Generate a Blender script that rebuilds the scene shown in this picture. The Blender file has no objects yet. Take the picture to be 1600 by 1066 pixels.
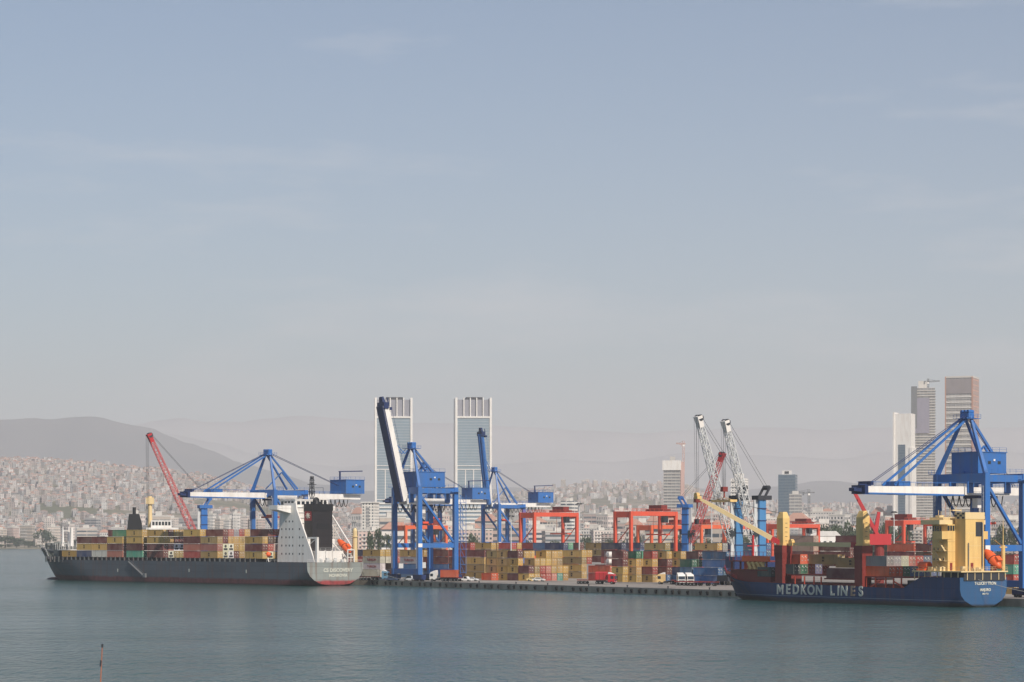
import bpy, bmesh, math, random
from mathutils import Vector, Matrix
random.seed(7)
R = math.radians
sc = bpy.context.scene
COL = sc.collection

# ------------------------------------------------------------------ camera, sky, sun, exposure
F, HZ, CX, CH = 3800.0, 842.0, 800.0, 17.0          # focal length (px of the 1600 px photo), eye level row, centre column, eye height
cam = bpy.data.objects.new('camera', bpy.data.cameras.new('camera'))
COL.objects.link(cam); sc.camera = cam
cam.location = (0, 0, CH); cam.rotation_euler = (R(90), 0, 0)
cam.data.sensor_width = 36; cam.data.lens = F / 1600 * 36
cam.data.shift_y = (HZ - 533) / 1600
cam.data.clip_start = 1; cam.data.clip_end = 60000
SUN_EL, SUN_DIR = R(40), Vector((0.51, -0.86, 0)).normalized()
SUN_V = Vector((SUN_DIR.x * math.cos(SUN_EL), SUN_DIR.y * math.cos(SUN_EL), math.sin(SUN_EL)))
w = bpy.data.worlds.new('World'); sc.world = w; w.use_nodes = True
nt = w.node_tree; bg = nt.nodes['Background']
sky = nt.nodes.new('ShaderNodeTexSky'); sky.sky_type = 'NISHITA'; sky.sun_disc = False
sky.sun_elevation = SUN_EL; sky.sun_rotation = math.atan2(SUN_DIR.x, SUN_DIR.y)
sky.air_density = 1.0; sky.dust_density = 0.7; sky.ozone_density = 3.5; sky.altitude = 20
tc = nt.nodes.new('ShaderNodeTexCoord'); mp = nt.nodes.new('ShaderNodeMapping')
mp.inputs['Scale'].default_value = (7, 7, 34); mp.inputs['Location'].default_value = (2.3, .4, 1.1)
nz = nt.nodes.new('ShaderNodeTexNoise'); nz.inputs['Scale'].default_value = 1.0; nz.inputs['Detail'].default_value = 5
nz.inputs['Roughness'].default_value = 0.55
rp = nt.nodes.new('ShaderNodeMapRange'); rp.inputs[1].default_value = 0.53; rp.inputs[2].default_value = 0.82
rp.inputs[3].default_value = 0; rp.inputs[4].default_value = 0.55
mx = nt.nodes.new('ShaderNodeMix'); mx.data_type = 'RGBA'; mx.inputs[7].default_value = (8.5, 8.4, 8.6, 1)
L = nt.links.new
L(tc.outputs['Generated'], mp.inputs[0]); L(mp.outputs[0], nz.inputs['Vector']); L(nz.outputs[0], rp.inputs[0])
L(rp.outputs[0], mx.inputs[0]); L(sky.outputs[0], mx.inputs[6]); L(mx.outputs[2], bg.inputs[0])
bg.inputs[1].default_value = 0.092
sun = bpy.data.objects.new('sun', bpy.data.lights.new('sun', 'SUN')); COL.objects.link(sun)
sun.data.energy = 4.8; sun.data.angle = R(0.6); sun.data.color = (1, 0.91, 0.80)
sun.rotation_euler = (-SUN_V).to_track_quat('-Z', 'Y').to_euler()
sc.view_settings.view_transform = 'Standard'; sc.view_settings.look = 'None'
sc.view_settings.exposure = 0.0; sc.view_settings.gamma = 1; sc.view_settings.use_curve_mapping = False
sc.cycles.volume_bounces = 1
HAZE_D = 0.000075

# ------------------------------------------------------------------ helpers
def lin(c): return tuple((v / 255 / 12.92 if v / 255 <= .04045 else ((v / 255 + .055) / 1.055) ** 2.4) for v in c)
def P(px, py, D): return Vector(((px - CX) / F * D, D, CH - (py - HZ) / F * D))
def G(px, D, z=0): return Vector(((px - CX) / F * D, D, z))
class MB:
    def __init__(s): s.v = []; s.f = []; s.m = []
    def add(s, vs, fs, m=0):
        n = len(s.v); s.v += [tuple(p) for p in vs]; s.f += [tuple(i + n for i in f) for f in fs]; s.m += [m] * len(fs); return s
    def box(s, x0, x1, y0, y1, z0, z1, m=0):
        return s.add([(x0,y0,z0),(x1,y0,z0),(x1,y1,z0),(x0,y1,z0),(x0,y0,z1),(x1,y0,z1),(x1,y1,z1),(x0,y1,z1)],
                     [(3,2,1,0),(4,5,6,7),(0,1,5,4),(1,2,6,5),(2,3,7,6),(3,0,4,7)], m)
    def bar(s, p, q, w, h=None, m=0, w2=None, h2=None):
        h = h or w; w2 = w2 or w; h2 = h2 or h; p = Vector(p); q = Vector(q); d = (q - p).normalized()
        up = Vector((0,0,1)) if abs(d.z) < .97 else Vector((1,0,0))
        a = d.cross(up).normalized(); b = a.cross(d).normalized()
        vs = [c + a * (sx * W / 2) + b * (sy * H / 2) for c, W, H in ((p,w,h),(q,w2,h2)) for sx, sy in ((-1,-1),(1,-1),(1,1),(-1,1))]
        return s.add(vs, [(3,2,1,0),(4,5,6,7),(0,1,5,4),(1,2,6,5),(2,3,7,6),(3,0,4,7)], m)
    def tube(s, p, q, r, m=0, n=8, r2=None):
        r2 = r if r2 is None else r2; p = Vector(p); q = Vector(q); d = (q - p).normalized()
        up = Vector((0,0,1)) if abs(d.z) < .97 else Vector((1,0,0))
        a = d.cross(up).normalized(); b = a.cross(d)
        vs = [c + (a * math.cos(2*math.pi*i/n) + b * math.sin(2*math.pi*i/n)) * rr for c, rr in ((p,r),(q,r2)) for i in range(n)]
        return s.add(vs, [(i, (i+1) % n, n + (i+1) % n, n + i) for i in range(n)] + [tuple(range(n))[::-1], tuple(range(n, 2*n))], m)
    def path(s, pts, r, m=0, n=5):
        for a, b in zip(pts, pts[1:]): s.tube(a, b, r, m, n)
        return s
    def prism(s, poly, vec, m=0):
        vec = Vector(vec); n = len(poly); a = [Vector(p) for p in poly]
        return s.add(a + [p + vec for p in a], [tuple(range(n))[::-1], tuple(range(n, 2*n))] + [(i, (i+1) % n, n + (i+1) % n, n + i) for i in range(n)], m)
    def loft(s, loops, m=0, closed=True, caps=True):
        n = len(loops[0]); vs = [p for l in loops for p in l]; fs = []
        for k in range(len(loops) - 1):
            for i in range(n if closed else n - 1): fs.append((k*n+i, k*n+(i+1) % n, (k+1)*n+(i+1) % n, (k+1)*n+i))
        if caps: fs += [tuple(range(n))[::-1], tuple(range((len(loops)-1)*n, len(loops)*n))]
        return s.add(vs, fs, m)
    def ell(s, c, rx, ry, rz, m=0, nu=12, nv=8, rot=None):
        c = Vector(c); loops = []
        for j in range(nv + 1):
            t = -math.pi/2 + math.pi * (j + .02) / (nv + .04)
            l = []
            for i in range(nu):
                v = Vector((math.sin(t) * rx, math.cos(t) * math.cos(2*math.pi*i/nu) * ry, math.cos(t) * math.sin(2*math.pi*i/nu) * rz))
                l.append(c + (rot @ v if rot else v))
            loops.append(l)
        return s.loft(loops, m)
    def lattice(s, p, q, w0, w1, n, r, m=0, up=None):
        p = Vector(p); q = Vector(q); d = (q - p).normalized()
        up = up or Vector((0,0,1)); a = d.cross(up)
        a = a.normalized() if a.length > .05 else Vector((0,1,0)); b = a.cross(d).normalized()
        def ring(t):
            c = p.lerp(q, t); h = (w0 + (w1 - w0) * t) / 2
            if t < .12: h *= .35 + .65 * t / .12
            return [c + a*h*i + b*h*j for i, j in ((-1,-1),(1,-1),(1,1),(-1,1))]
        rs = [ring(i / n) for i in range(n + 1)]
        for i in range(n):
            for k in range(4):
                s.bar(rs[i][k], rs[i+1][k], r * 1.5, r * 1.5, m)
                if i % 2: s.bar(rs[i][k], rs[i+1][(k+1) % 4], r, r, m)
                else: s.bar(rs[i][(k+1) % 4], rs[i+1][k], r, r, m)
                s.bar(rs[i+1][k], rs[i+1][(k+1) % 4], r * .8, r * .8, m)
        return s
    def mesh(s, name, mats, smooth=False, fix=True):
        me = bpy.data.meshes.new(name); me.from_pydata(s.v, [], s.f)
        for m in (mats if isinstance(mats, (list, tuple)) else [mats]): me.materials.append(m)
        me.polygons.foreach_set('material_index', s.m)
        if fix:
            bm = bmesh.new(); bm.from_mesh(me); bmesh.ops.recalc_face_normals(bm, faces=bm.faces); bm.to_mesh(me); bm.free()
        uvs(me)
        if smooth: me.polygons.foreach_set('use_smooth', [True] * len(me.polygons))
        return me
    def build(s, name, mats, parent=None, smooth=False, fix=True):
        return link(name, s.mesh(name, mats, smooth, fix), parent)
def uvs(me):
    ul = me.uv_layers.new(name='uv'); out = [0.0] * (2 * len(me.loops)); vs = me.vertices
    for p in me.polygons:
        n = p.normal
        if abs(n.z) < .7:
            t = Vector((-n.y, n.x, 0)).normalized()
            for li in p.loop_indices:
                c = vs[me.loops[li].vertex_index].co; out[2*li] = c.x*t.x + c.y*t.y; out[2*li+1] = c.z
        else:
            for li in p.loop_indices:
                c = vs[me.loops[li].vertex_index].co; out[2*li] = c.x; out[2*li+1] = c.y
    ul.data.foreach_set('uv', out)
def link(name, me, parent=None):
    o = bpy.data.objects.new(name, me); COL.objects.link(o)
    if parent: o.parent = parent
    return o
def tag(o, label=None, cat=None, group=None, kind=None):
    if label: o['label'] = label
    if cat: o['category'] = cat
    if group: o['group'] = group
    if kind: o['kind'] = kind
    return o
def thing(name, loc, label, cat, axis=None, group=None):
    o = bpy.data.objects.new(name, None); COL.objects.link(o); o.location = loc; o.empty_display_size = .5
    if axis is not None: o.rotation_euler.z = math.atan2(axis[1], axis[0])
    return tag(o, label, cat, group)
def copy_tree(o, parent=None):
    c = o.copy(); COL.objects.link(c)
    if parent: c.parent = parent
    for ch in o.children: copy_tree(ch, c)
    return c
def text(name, s, size, mat, parent, loc, rot, bold=.012, depth=.02, sx=1, align='CENTER'):
    cu = bpy.data.curves.new(name, 'FONT'); cu.body = s; cu.size = size; cu.offset = bold * size; cu.extrude = depth
    cu.align_x = align; cu.align_y = 'CENTER'
    t = bpy.data.objects.new(name, cu); COL.objects.link(t)
    bpy.context.view_layer.update()
    me = bpy.data.meshes.new_from_object(t.evaluated_get(bpy.context.evaluated_depsgraph_get()))
    bpy.data.objects.remove(t); bpy.data.curves.remove(cu)
    me.materials.clear(); me.materials.append(mat)
    o = link(name, me, parent); o.location = loc; o.rotation_euler = rot; o.scale = (sx, 1, 1)
    return o

# ------------------------------------------------------------------ materials
def nodes(name):
    m = bpy.data.materials.new(name); m.use_nodes = True
    t = m.node_tree; return m, t, t.nodes['Principled BSDF'], t.links.new
def N(t, ty, **kw):
    n = t.nodes.new(ty)
    for k, v in kw.items():
        if k[0] == '_': n.inputs[int(k[1:])].default_value = v
        else: setattr(n, k, v)
    return n
def mixc(t, fac, a, b, mode='MIX'):
    n = N(t, 'ShaderNodeMix', data_type='RGBA', blend_type=mode)
    for i, v in ((0, fac), (6, a), (7, b)):
        if isinstance(v, (int, float)): n.inputs[i].default_value = v
        elif isinstance(v, tuple): n.inputs[i].default_value = (*v[:3], 1)
        else: t.links.new(v, n.inputs[i])
    return n.outputs[2]
def math_(t, op, a, b=None, c=None):
    n = N(t, 'ShaderNodeMath', operation=op)
    for i, v in enumerate((a, b, c)):
        if v is None: continue
        if isinstance(v, (int, float)): n.inputs[i].default_value = v
        else: t.links.new(v, n.inputs[i])
    return n.outputs[0]
def noise(t, scale, stretch=(1,1,1), detail=4, lo=.4, hi=.7, space='Object', vec=None):
    if vec is None:
        tcn = N(t, 'ShaderNodeTexCoord'); vec = tcn.outputs[space]
    mpn = N(t, 'ShaderNodeMapping'); mpn.inputs['Scale'].default_value = stretch; t.links.new(vec, mpn.inputs[0])
    n = N(t, 'ShaderNodeTexNoise'); n.inputs['Scale'].default_value = scale; n.inputs['Detail'].default_value = detail
    t.links.new(mpn.outputs[0], n.inputs['Vector'])
    r = N(t, 'ShaderNodeMapRange'); r.inputs[1].default_value = lo; r.inputs[2].default_value = hi
    t.links.new(n.outputs[0], r.inputs[0]); return r.outputs[0]
def paint(name, c, rough=.5, metal=0, wear=.25, wearc=None, scale=.35, streak=(1,1,.25), spec=.4):
    m, t, b, l = nodes(name); c = lin(c)
    wc = lin(wearc) if wearc else tuple(v * .55 for v in c)
    f = math_(t, 'MULTIPLY', noise(t, scale, streak, 6, .42, .72), wear)
    f2 = noise(t, scale * 6, streak, 3, .3, .8)
    col = mixc(t, f, c, wc)
    col = mixc(t, math_(t, 'MULTIPLY', f2, .12), col, tuple(v * .6 for v in c))
    l(col, b.inputs['Base Color']); b.inputs['Roughness'].default_value = rough; b.inputs['Metallic'].default_value = metal
    b.inputs['Specular IOR Level'].default_value = spec
    return m
def container_mat():
    m, t, b, l = nodes('container_paint')
    oi = N(t, 'ShaderNodeObjectInfo')
    tcn = N(t, 'ShaderNodeTexCoord'); off = N(t, 'ShaderNodeVectorMath', operation='ADD')
    sc_ = N(t, 'ShaderNodeMath', operation='MULTIPLY', _1=71.0); l(oi.outputs['Random'], sc_.inputs[0])
    l(tcn.outputs['Object'], off.inputs[0]); l(sc_.outputs[0], off.inputs[1])
    st = noise(t, 1.1, (1, 1, .22), 5, .55, .8, vec=off.outputs[0])
    fd = noise(t, .3, (1, 1, 1), 3, .3, .75, vec=off.outputs[0])
    hv = N(t, 'ShaderNodeHueSaturation'); l(oi.outputs['Color'], hv.inputs['Color'])
    rv = N(t, 'ShaderNodeMapRange', _3=.62, _4=1.1); l(oi.outputs['Random'], rv.inputs[0]); l(rv.outputs[0], hv.inputs['Value'])
    hv.inputs['Saturation'].default_value = 1.0
    c = mixc(t, math_(t, 'MULTIPLY', fd, .28), hv.outputs[0], lin((190, 172, 154)))
    c = mixc(t, math_(t, 'MULTIPLY', st, .5), c, lin((96, 62, 48)))
    l(c, b.inputs['Base Color']); b.inputs['Roughness'].default_value = .6; b.inputs['Specular IOR Level'].default_value = .3
    return m
def facade(name, src='obj', wall=(200,195,190), win=(52,60,70), cw=3.3, ch=3.1, fw=.5, fh=.5, glass_rough=.15, vary=.5):
    m, t, b, l = nodes(name)
    uv = N(t, 'ShaderNodeUVMap'); sx = N(t, 'ShaderNodeSeparateXYZ'); l(uv.outputs[0], sx.inputs[0])
    u = math_(t, 'DIVIDE', sx.outputs[0], cw); v = math_(t, 'DIVIDE', sx.outputs[1], ch)
    fu = math_(t, 'FRACT', u); fv = math_(t, 'FRACT', v)
    mu = math_(t, 'LESS_THAN', math_(t, 'ABSOLUTE', math_(t, 'SUBTRACT', fu, .5)), fw / 2)
    mv = math_(t, 'LESS_THAN', math_(t, 'ABSOLUTE', math_(t, 'SUBTRACT', fv, .52)), fh / 2)
    ge = N(t, 'ShaderNodeNewGeometry'); sn = N(t, 'ShaderNodeSeparateXYZ'); l(ge.outputs['Normal'], sn.inputs[0])
    up = math_(t, 'LESS_THAN', math_(t, 'ABSOLUTE', sn.outputs[2]), .5)
    mask = math_(t, 'MULTIPLY', math_(t, 'MULTIPLY', mu, mv), up)
    cb = N(t, 'ShaderNodeCombineXYZ'); l(math_(t, 'FLOOR', u), cb.inputs[0]); l(math_(t, 'FLOOR', v), cb.inputs[1])
    oi = N(t, 'ShaderNodeObjectInfo'); l(oi.outputs['Random'], cb.inputs[2])
    wn = N(t, 'ShaderNodeTexWhiteNoise'); l(cb.outputs[0], wn.inputs[0])
    if src == 'obj': wc = oi.outputs['Color']
    elif src == 'attr':
        a = N(t, 'ShaderNodeVertexColor'); a.layer_name = 'col'; wc = a.outputs[0]
    else:
        rgb = N(t, 'ShaderNodeRGB'); rgb.outputs[0].default_value = (*lin(wall), 1); wc = rgb.outputs[0]
    dirt = noise(t, .12, (1,1,.4), 4, .35, .75)
    wc = mixc(t, math_(t, 'MULTIPLY', dirt, .3), wc, lin((120, 112, 104)))
    wi = mixc(t, math_(t, 'MULTIPLY', wn.outputs[0], vary), lin(win), lin((165, 170, 170)))
    l(mixc(t, mask, wc, wi), b.inputs['Base Color'])
    r = N(t, 'ShaderNodeMapRange', _3=.8, _4=glass_rough); l(mask, r.inputs[0]); l(r.outputs[0], b.inputs['Roughness'])
    return m
M = {}
M['cont'] = container_mat()
M['blue'] = paint('crane_blue', (46, 106, 176), .45, wear=.55, wearc=(84, 104, 132), scale=.5, streak=(1,1,.12))
M['navy_steel'] = paint('dark_blue_steel', (30, 48, 92), .5)
M['white'] = paint('white_paint', (234, 230, 224), .5, wear=.3, wearc=(176, 156, 136), scale=.6, streak=(1,1,.12))
M['cream'] = paint('cream_paint', (226, 200, 150), .5, wear=.25, wearc=(180, 150, 105))
M['yellow'] = paint('ship_yellow', (226, 190, 122), .5, wear=.45, wearc=(178, 138, 88), scale=.6, streak=(1,1,.12))
M['maroon'] = paint('maroon_paint', (128, 48, 42), .55, wear=.4, wearc=(84, 40, 36))
M['red'] = paint('red_paint', (190, 52, 56), .5, wear=.4)
M['rtg'] = paint('gantry_red', (216, 88, 64), .5, wear=.3, wearc=(170, 88, 70))
M['rtg2'] = paint('gantry_orange', (222, 104, 66), .5, wear=.3, wearc=(170, 88, 70))
M['orange'] = paint('orange_paint', (232, 100, 48), .45, wear=.15)
M['black'] = paint('black_paint', (30, 30, 33), .55)
M['rubber'] = paint('rubber', (28, 27, 26), .85)
M['steel'] = paint('grey_steel', (120, 122, 124), .5, metal=.2)
M['dark'] = paint('dark_steel', (52, 54, 60), .6)
M['glass'] = paint('dark_glass', (40, 48, 56), .1, spec=.6)
M['palewhite'] = paint('pale_lattice', (205, 206, 204), .5, wear=.2)
M['lattice_red'] = paint('lattice_red', (200, 90, 90), .5, wear=.3, wearc=(205, 150, 145))
M['tower_blue'] = paint('tower_blue', (74, 130, 178), .5, wear=.3)
M['funnel'] = paint('funnel_dark', (36, 34, 37), .55, wear=.3, wearc=(56, 48, 48))
M['letter'] = paint('letter_white', (214, 212, 198), .6, wear=.4, wearc=(150, 150, 140))
M['letter_rust'] = paint('letter_rust', (176, 150, 128), .6, wear=.6, wearc=(120, 96, 80))
M['ink'] = paint('logo_black', (36, 30, 26), .7)
M['ink_red'] = paint('logo_red', (150, 60, 60), .7)
M['emblem_red'] = paint('emblem_red', (140, 36, 44), .6)
M['concrete'] = paint('concrete', (150, 143, 134), .85, wear=.6, wearc=(110, 104, 98), scale=.08, streak=(1,1,1))
M['quaywall'] = paint('quay_wall', (158, 149, 136), .9, wear=.9, wearc=(104, 98, 90), scale=.25, streak=(1,1,.3))
M['pale_conc'] = paint('pale_concrete', (205, 200, 192), .8, wear=.3)
M['leaf'] = paint('foliage', (62, 78, 48), .8, wear=.8, wearc=(40, 54, 34), scale=.25, streak=(1,1,1))
M['bark'] = paint('bark', (92, 76, 60), .9)
M['terracotta'] = paint('terracotta', (184, 142, 124), .8)
M['hoist'] = paint('hoist_pink', (206, 172, 162), .7)
M['rope'] = paint('rope', (170, 168, 160), .9)
M['fac_obj'] = facade('plastered_facade', 'obj')
M['fac_attr'] = facade('town_facade', 'attr', cw=3.6, ch=3.2, fw=.45, fh=.45)
M['fac_band'] = facade('ribbon_window_facade', 'obj', ch=3.4, cw=30, fw=.97, fh=.45, win=(70, 80, 90), vary=.25)
M['fac_glass'] = facade('glass_curtain', 'x', wall=(152, 162, 170), win=(124, 142, 154), cw=1.6, ch=3.9, fw=.95, fh=.7, vary=.08)
M['fac_grid'] = facade('terracotta_grid', 'x', wall=(196, 152, 134), win=(120, 104, 100), cw=3.2, ch=7.4, fw=.5, fh=.8)
M['fac_dark'] = facade('concrete_open_floors', 'x', wall=(190, 186, 180), win=(116, 114, 116), cw=5, ch=3.7, fw=.94, fh=.62, vary=.35, glass_rough=.7)
M['fac_blue'] = facade('blue_grey_glass', 'x', wall=(92, 110, 124), win=(70, 92, 110), cw=1.8, ch=3.6, fw=.9, fh=.7, vary=.1)
def hull_mat(name, c, boot, zb, rust, lines=()):
    m, t, b, l = nodes(name)
    tcn = N(t, 'ShaderNodeTexCoord'); s = N(t, 'ShaderNodeSeparateXYZ'); l(tcn.outputs['Object'], s.inputs[0])
    z = s.outputs[2]
    st = noise(t, .55, (1, 1, .08), 6, .52, .78); pt = noise(t, .08, (1, 1, 1.5), 5, .35, .75)
    col = mixc(t, math_(t, 'MULTIPLY', pt, .35), lin(c), tuple(v * 1.7 + .01 for v in lin(c)))
    cb = N(t, 'ShaderNodeCombineXYZ'); l(math_(t, 'FLOOR', math_(t, 'DIVIDE', s.outputs[0], 8.5)), cb.inputs[0]); l(math_(t, 'FLOOR', math_(t, 'DIVIDE', z, 2.3)), cb.inputs[1])
    wn = N(t, 'ShaderNodeTexWhiteNoise'); l(cb.outputs[0], wn.inputs[0])
    col = mixc(t, math_(t, 'MULTIPLY', wn.outputs[0], .3), col, tuple(v * 1.55 + .006 for v in lin(c)))
    seam = math_(t, 'MAXIMUM', math_(t, 'LESS_THAN', math_(t, 'FRACT', math_(t, 'DIVIDE', s.outputs[0], 8.5)), .025), math_(t, 'LESS_THAN', math_(t, 'FRACT', math_(t, 'DIVIDE', z, 2.3)), .05))
    col = mixc(t, math_(t, 'MULTIPLY', seam, .45), col, tuple(v * .5 for v in lin(c)))
    col = mixc(t, math_(t, 'MULTIPLY', st, rust), col, lin((112, 74, 52)))
    wob = math_(t, 'ADD', z, math_(t, 'MULTIPLY', noise(t, .3, (1,1,1), 4, 0, 1), -.9))
    wl = N(t, 'ShaderNodeMapRange', _1=zb - .5, _2=zb + .15, _3=1.0, _4=0.0); l(wob, wl.inputs[0])
    bt = mixc(t, noise(t, .7, (1,1,.5), 5, .35, .7), lin(boot), tuple(v * .45 for v in lin(boot)))
    col = mixc(t, math_(t, 'MULTIPLY', wl.outputs[0], .9), col, bt)
    gr = N(t, 'ShaderNodeMapRange', _1=.15, _2=.75, _3=.9, _4=0.0); l(z, gr.inputs[0])
    col = mixc(t, gr.outputs[0], col, lin((34, 38, 34)))
    for z0, z1, cc in lines:
        k = math_(t, 'MULTIPLY', math_(t, 'GREATER_THAN', z, z0), math_(t, 'LESS_THAN', z, z1))
        col = mixc(t, k, col, lin(cc))
    l(col, b.inputs['Base Color']); b.inputs['Roughness'].default_value = .5; b.inputs['Specular IOR Level'].default_value = .35
    return m
# ------------------------------------------------------------------ the setting: water, quay, land, hills, haze
Q = Vector((-.532, .847, 0)); QI = Vector((.847, .532, 0)); R0 = Vector((127.6, 606, 0))     # main quay: away along the quay, inland
A1 = Vector((-.682, .731, 0)); AI = Vector((.731, .682, 0)); P0 = Vector((-52.9, 893, 0))   # the quay bends away behind the first ship
GZ = 1.8
def interp(pts, x):
    if x <= pts[0][0]: return pts[0][1]
    for (a, b), (c, d) in zip(pts, pts[1:]):
        if x <= c:
            t = (x - a) / (c - a); t = t * t * (3 - 2 * t); return b + (d - b) * t
    return pts[-1][1]
def h2(x, y):
    return (math.sin(x * 1.7 + y * .6) + math.sin(x * .63 - y * 1.31 + 1.3) + math.sin(x * 3.1 + y * 2.3 + .7) * .5) / 2.5

m, t, b, l = nodes('sea_water')
b.inputs['Roughness'].default_value = .14; b.inputs['IOR'].default_value = 1.33; b.inputs['Specular IOR Level'].default_value = .17
big = noise(t, .012, (1, .35, 1), 4, .35, .7); mid_ = noise(t, .06, (1, .6, 1), 4, .3, .75)
l(mixc(t, math_(t, 'MULTIPLY', big, .6), lin((38, 75, 74)), lin((55, 87, 85))), b.inputs['Base Color'])
def bump(t, prev, height, strength, dist):
    n = N(t, 'ShaderNodeBump'); n.inputs['Strength'].default_value = strength; n.inputs['Distance'].default_value = dist
    t.links.new(height, n.inputs['Height'])
    if prev is not None: t.links.new(prev, n.inputs['Normal'])
    return n.outputs[0]
gust = noise(t, .007, (.5, 1.6, 1), 5, .36, .66)
def bump2(prev, h, smin, smax, dist):
    n = N(t, 'ShaderNodeBump'); n.inputs['Distance'].default_value = dist; t.links.new(h, n.inputs['Height'])
    r = N(t, 'ShaderNodeMapRange', _3=smin, _4=smax); t.links.new(gust, r.inputs[0]); t.links.new(r.outputs[0], n.inputs['Strength'])
    if prev is not None: t.links.new(prev, n.inputs['Normal'])
    return n.outputs[0]
n0 = bump2(None, noise(t, .12, (1, .8, 1), 5, 0, 1), .5, 1.0, 1.9)
n1 = bump2(n0, noise(t, .85, (1, .22, 1), 4, 0, 1), .55, 1.0, 1.7)
n2 = bump2(n1, noise(t, 1.7, (1, .5, 1), 4, 0, 1), .5, 1.0, .3)
l(n2, b.inputs['Normal'])
M['water'] = m
mb = MB(); mb.add([(-16000, -800, 0), (16000, -800, 0), (16000, 33000, 0), (-16000, 33000, 0)], [(0, 1, 2, 3)])
tag(mb.build('water', M['water'], fix=False), 'grey green harbour water with small ripples', kind='structure')

# quay platform: one slab of ground with a concrete face to the water
m, t, b, l = nodes('quay_paving')
c = mixc(t, noise(t, .05, (1,1,1), 6, .35, .7), lin((158, 150, 140)), lin((118, 110, 104)))
c = mixc(t, math_(t, 'MULTIPLY', noise(t, .5, (1,1,1), 5, .5, .75), .4), c, lin((84, 78, 74)))
l(c, b.inputs['Base Color']); b.inputs['Roughness'].default_value = .9
M['paving'] = m
E0 = R0 - Q * 260; E1 = P0 + A1 * 172; E2 = E1 + AI * 210; E3 = Vector((40, 1750, 0)); E4 = Vector((1500, 1750, 0)); E5 = Vector((1500, 250, 0))
def slab(name, pts, z0, z1, mats):
    n = len(pts); mb = MB()
    mb.add([(p.x, p.y, z1) for p in pts], [tuple(range(n))], 0)
    mb.add([(p.x, p.y, z) for z in (z0, z1) for p in pts], [(i, (i+1) % n, n + (i+1) % n, n + i) for i in range(n)], 1)
    return tag(mb.build(name, mats), kind='structure')
slab('quay_ground', [E0, P0, E1, E2, E3, E4, E5], -2, GZ, [M['paving'], M['quaywall']])
# coping strip along the quay edge, lighter kerb
mb = MB()
for a, b_, nrm in ((E0, P0, QI), (P0, E1, AI)):
    a2 = a + nrm * .02; b2 = b_ + nrm * .02
    mb.add([a2 + Vector((0,0,GZ-.02)), b2 + Vector((0,0,GZ-.02)), b2 + nrm * .8 + Vector((0,0,GZ-.02)), a2 + nrm * .8 + Vector((0,0,GZ-.02)),
            a2 + Vector((0,0,GZ+.22)), b2 + Vector((0,0,GZ+.22)), b2 + nrm * .8 + Vector((0,0,GZ+.22)), a2 + nrm * .8 + Vector((0,0,GZ+.22))],
           [(3,2,1,0),(4,5,6,7),(0,1,5,4),(1,2,6,5),(2,3,7,6),(3,0,4,7)])
tag(mb.build('quay_kerb', M['concrete']), kind='structure')
# fenders hang on the quay face, bollards stand on it
fm = MB(); fm.box(-.42, .42, -.02, .4, -1.35, -.15); fm.tube((-.42, .32, -.55), (.42, .32, -.55), .32, 0, 10); fm = fm.mesh('fender', M['rubber'])
bm_ = MB(); bm_.tube((0,0,0), (0,0,.5), .22, 0, 10, .17); bm_.tube((0,0,.5), (0,0,.66), .32, 0, 10, .3); bm_ = bm_.mesh('bollard', M['dark'])
t0 = 90
while t0 < 338:
    p = R0 + Q * t0
    o = link('quay_fender', fm); o.location = (p.x - QI.x * .02, p.y - QI.y * .02, GZ - .1); o.rotation_euler.z = math.atan2(Q.y, Q.x) 
    o.rotation_euler.z = math.atan2(-Q.y, -Q.x) + math.pi
    tag(o, 'black rubber fender on the face of the concrete quay', 'fender', 'rubber fenders along the quay face')
    if int(t0 / 4.3) % 5 == 0:
        q = p + QI * .5; o = link('mooring_bollard', bm_); o.location = (q.x, q.y, GZ + .22)
        tag(o, 'dark iron bollard on the quay edge', 'bollard', 'bollards along the quay edge')
    t0 += random.choice((3.4, 4.3, 4.3, 5.2, 6.4))

# mainland: gently rising ground with the town hills
RIDGE = [(-300,722),(0,722),(60,722),(120,726),(180,731),(240,737),(300,748),(350,760),(400,772),(450,786),(520,797),(600,795),(700,786),
         (800,776),(870,767),(930,762),(1000,761),(1060,765),(1120,776),(1180,786),(1250,793),(1400,793),(1700,791),(2000,790)]
def shore(X): return interp([(-2500,4030),(-560,4010),(-380,3000),(-150,1820),(60,1700),(2600,1700)], X)
def ground_z(X, Y):
    px = CX + X / Y * F; y0 = 3650 if px < 700 else 3500
    if px < 560: y0 = max(y0, 4100)
    yr = interp([(540, 6300), (760, 8600)], px)
    t = min(1, max(0, (Y - y0) / (yr - y0)))
    hz = 17 + (HZ - interp(RIDGE, px)) / F * yr
    s = t * t * (3 - 2 * t) * .55 + t * .45
    z = 1.8 + (hz - 3) * s + (h2(X / 210, Y / 190) * 9 * s if t < 1 else 0)
    if Y > yr: z -= (Y - yr) * .04
    return z
mb = MB(); nx, ny = 150, 90; vs = []
for j in range(ny + 1):
    for i in range(nx + 1):
        X = -2600 + 5200 * i / nx; ys = shore(X); Y = ys + (9800 - ys) * (j / ny) ** 1.25
        vs.append((X, Y, ground_z(X, Y) if j else -1.5))
mb.add(vs, [(j*(nx+1)+i, j*(nx+1)+i+1, (j+1)*(nx+1)+i+1, (j+1)*(nx+1)+i) for j in range(ny) for i in range(nx)])
m, t, b, l = nodes('town_ground')
c = mixc(t, noise(t, .004, (1,1,1), 6, .4, .65), lin((150, 138, 122)), lin((104, 104, 82)))
c = mixc(t, noise(t, .03, (1,1,1), 5, .45, .7), c, lin((92, 92, 74)))
l(c, b.inputs['Base Color']); b.inputs['Roughness'].default_value = .95
tag(mb.build('mainland_terrain', m, smooth=True, fix=False), kind='structure')

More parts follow.
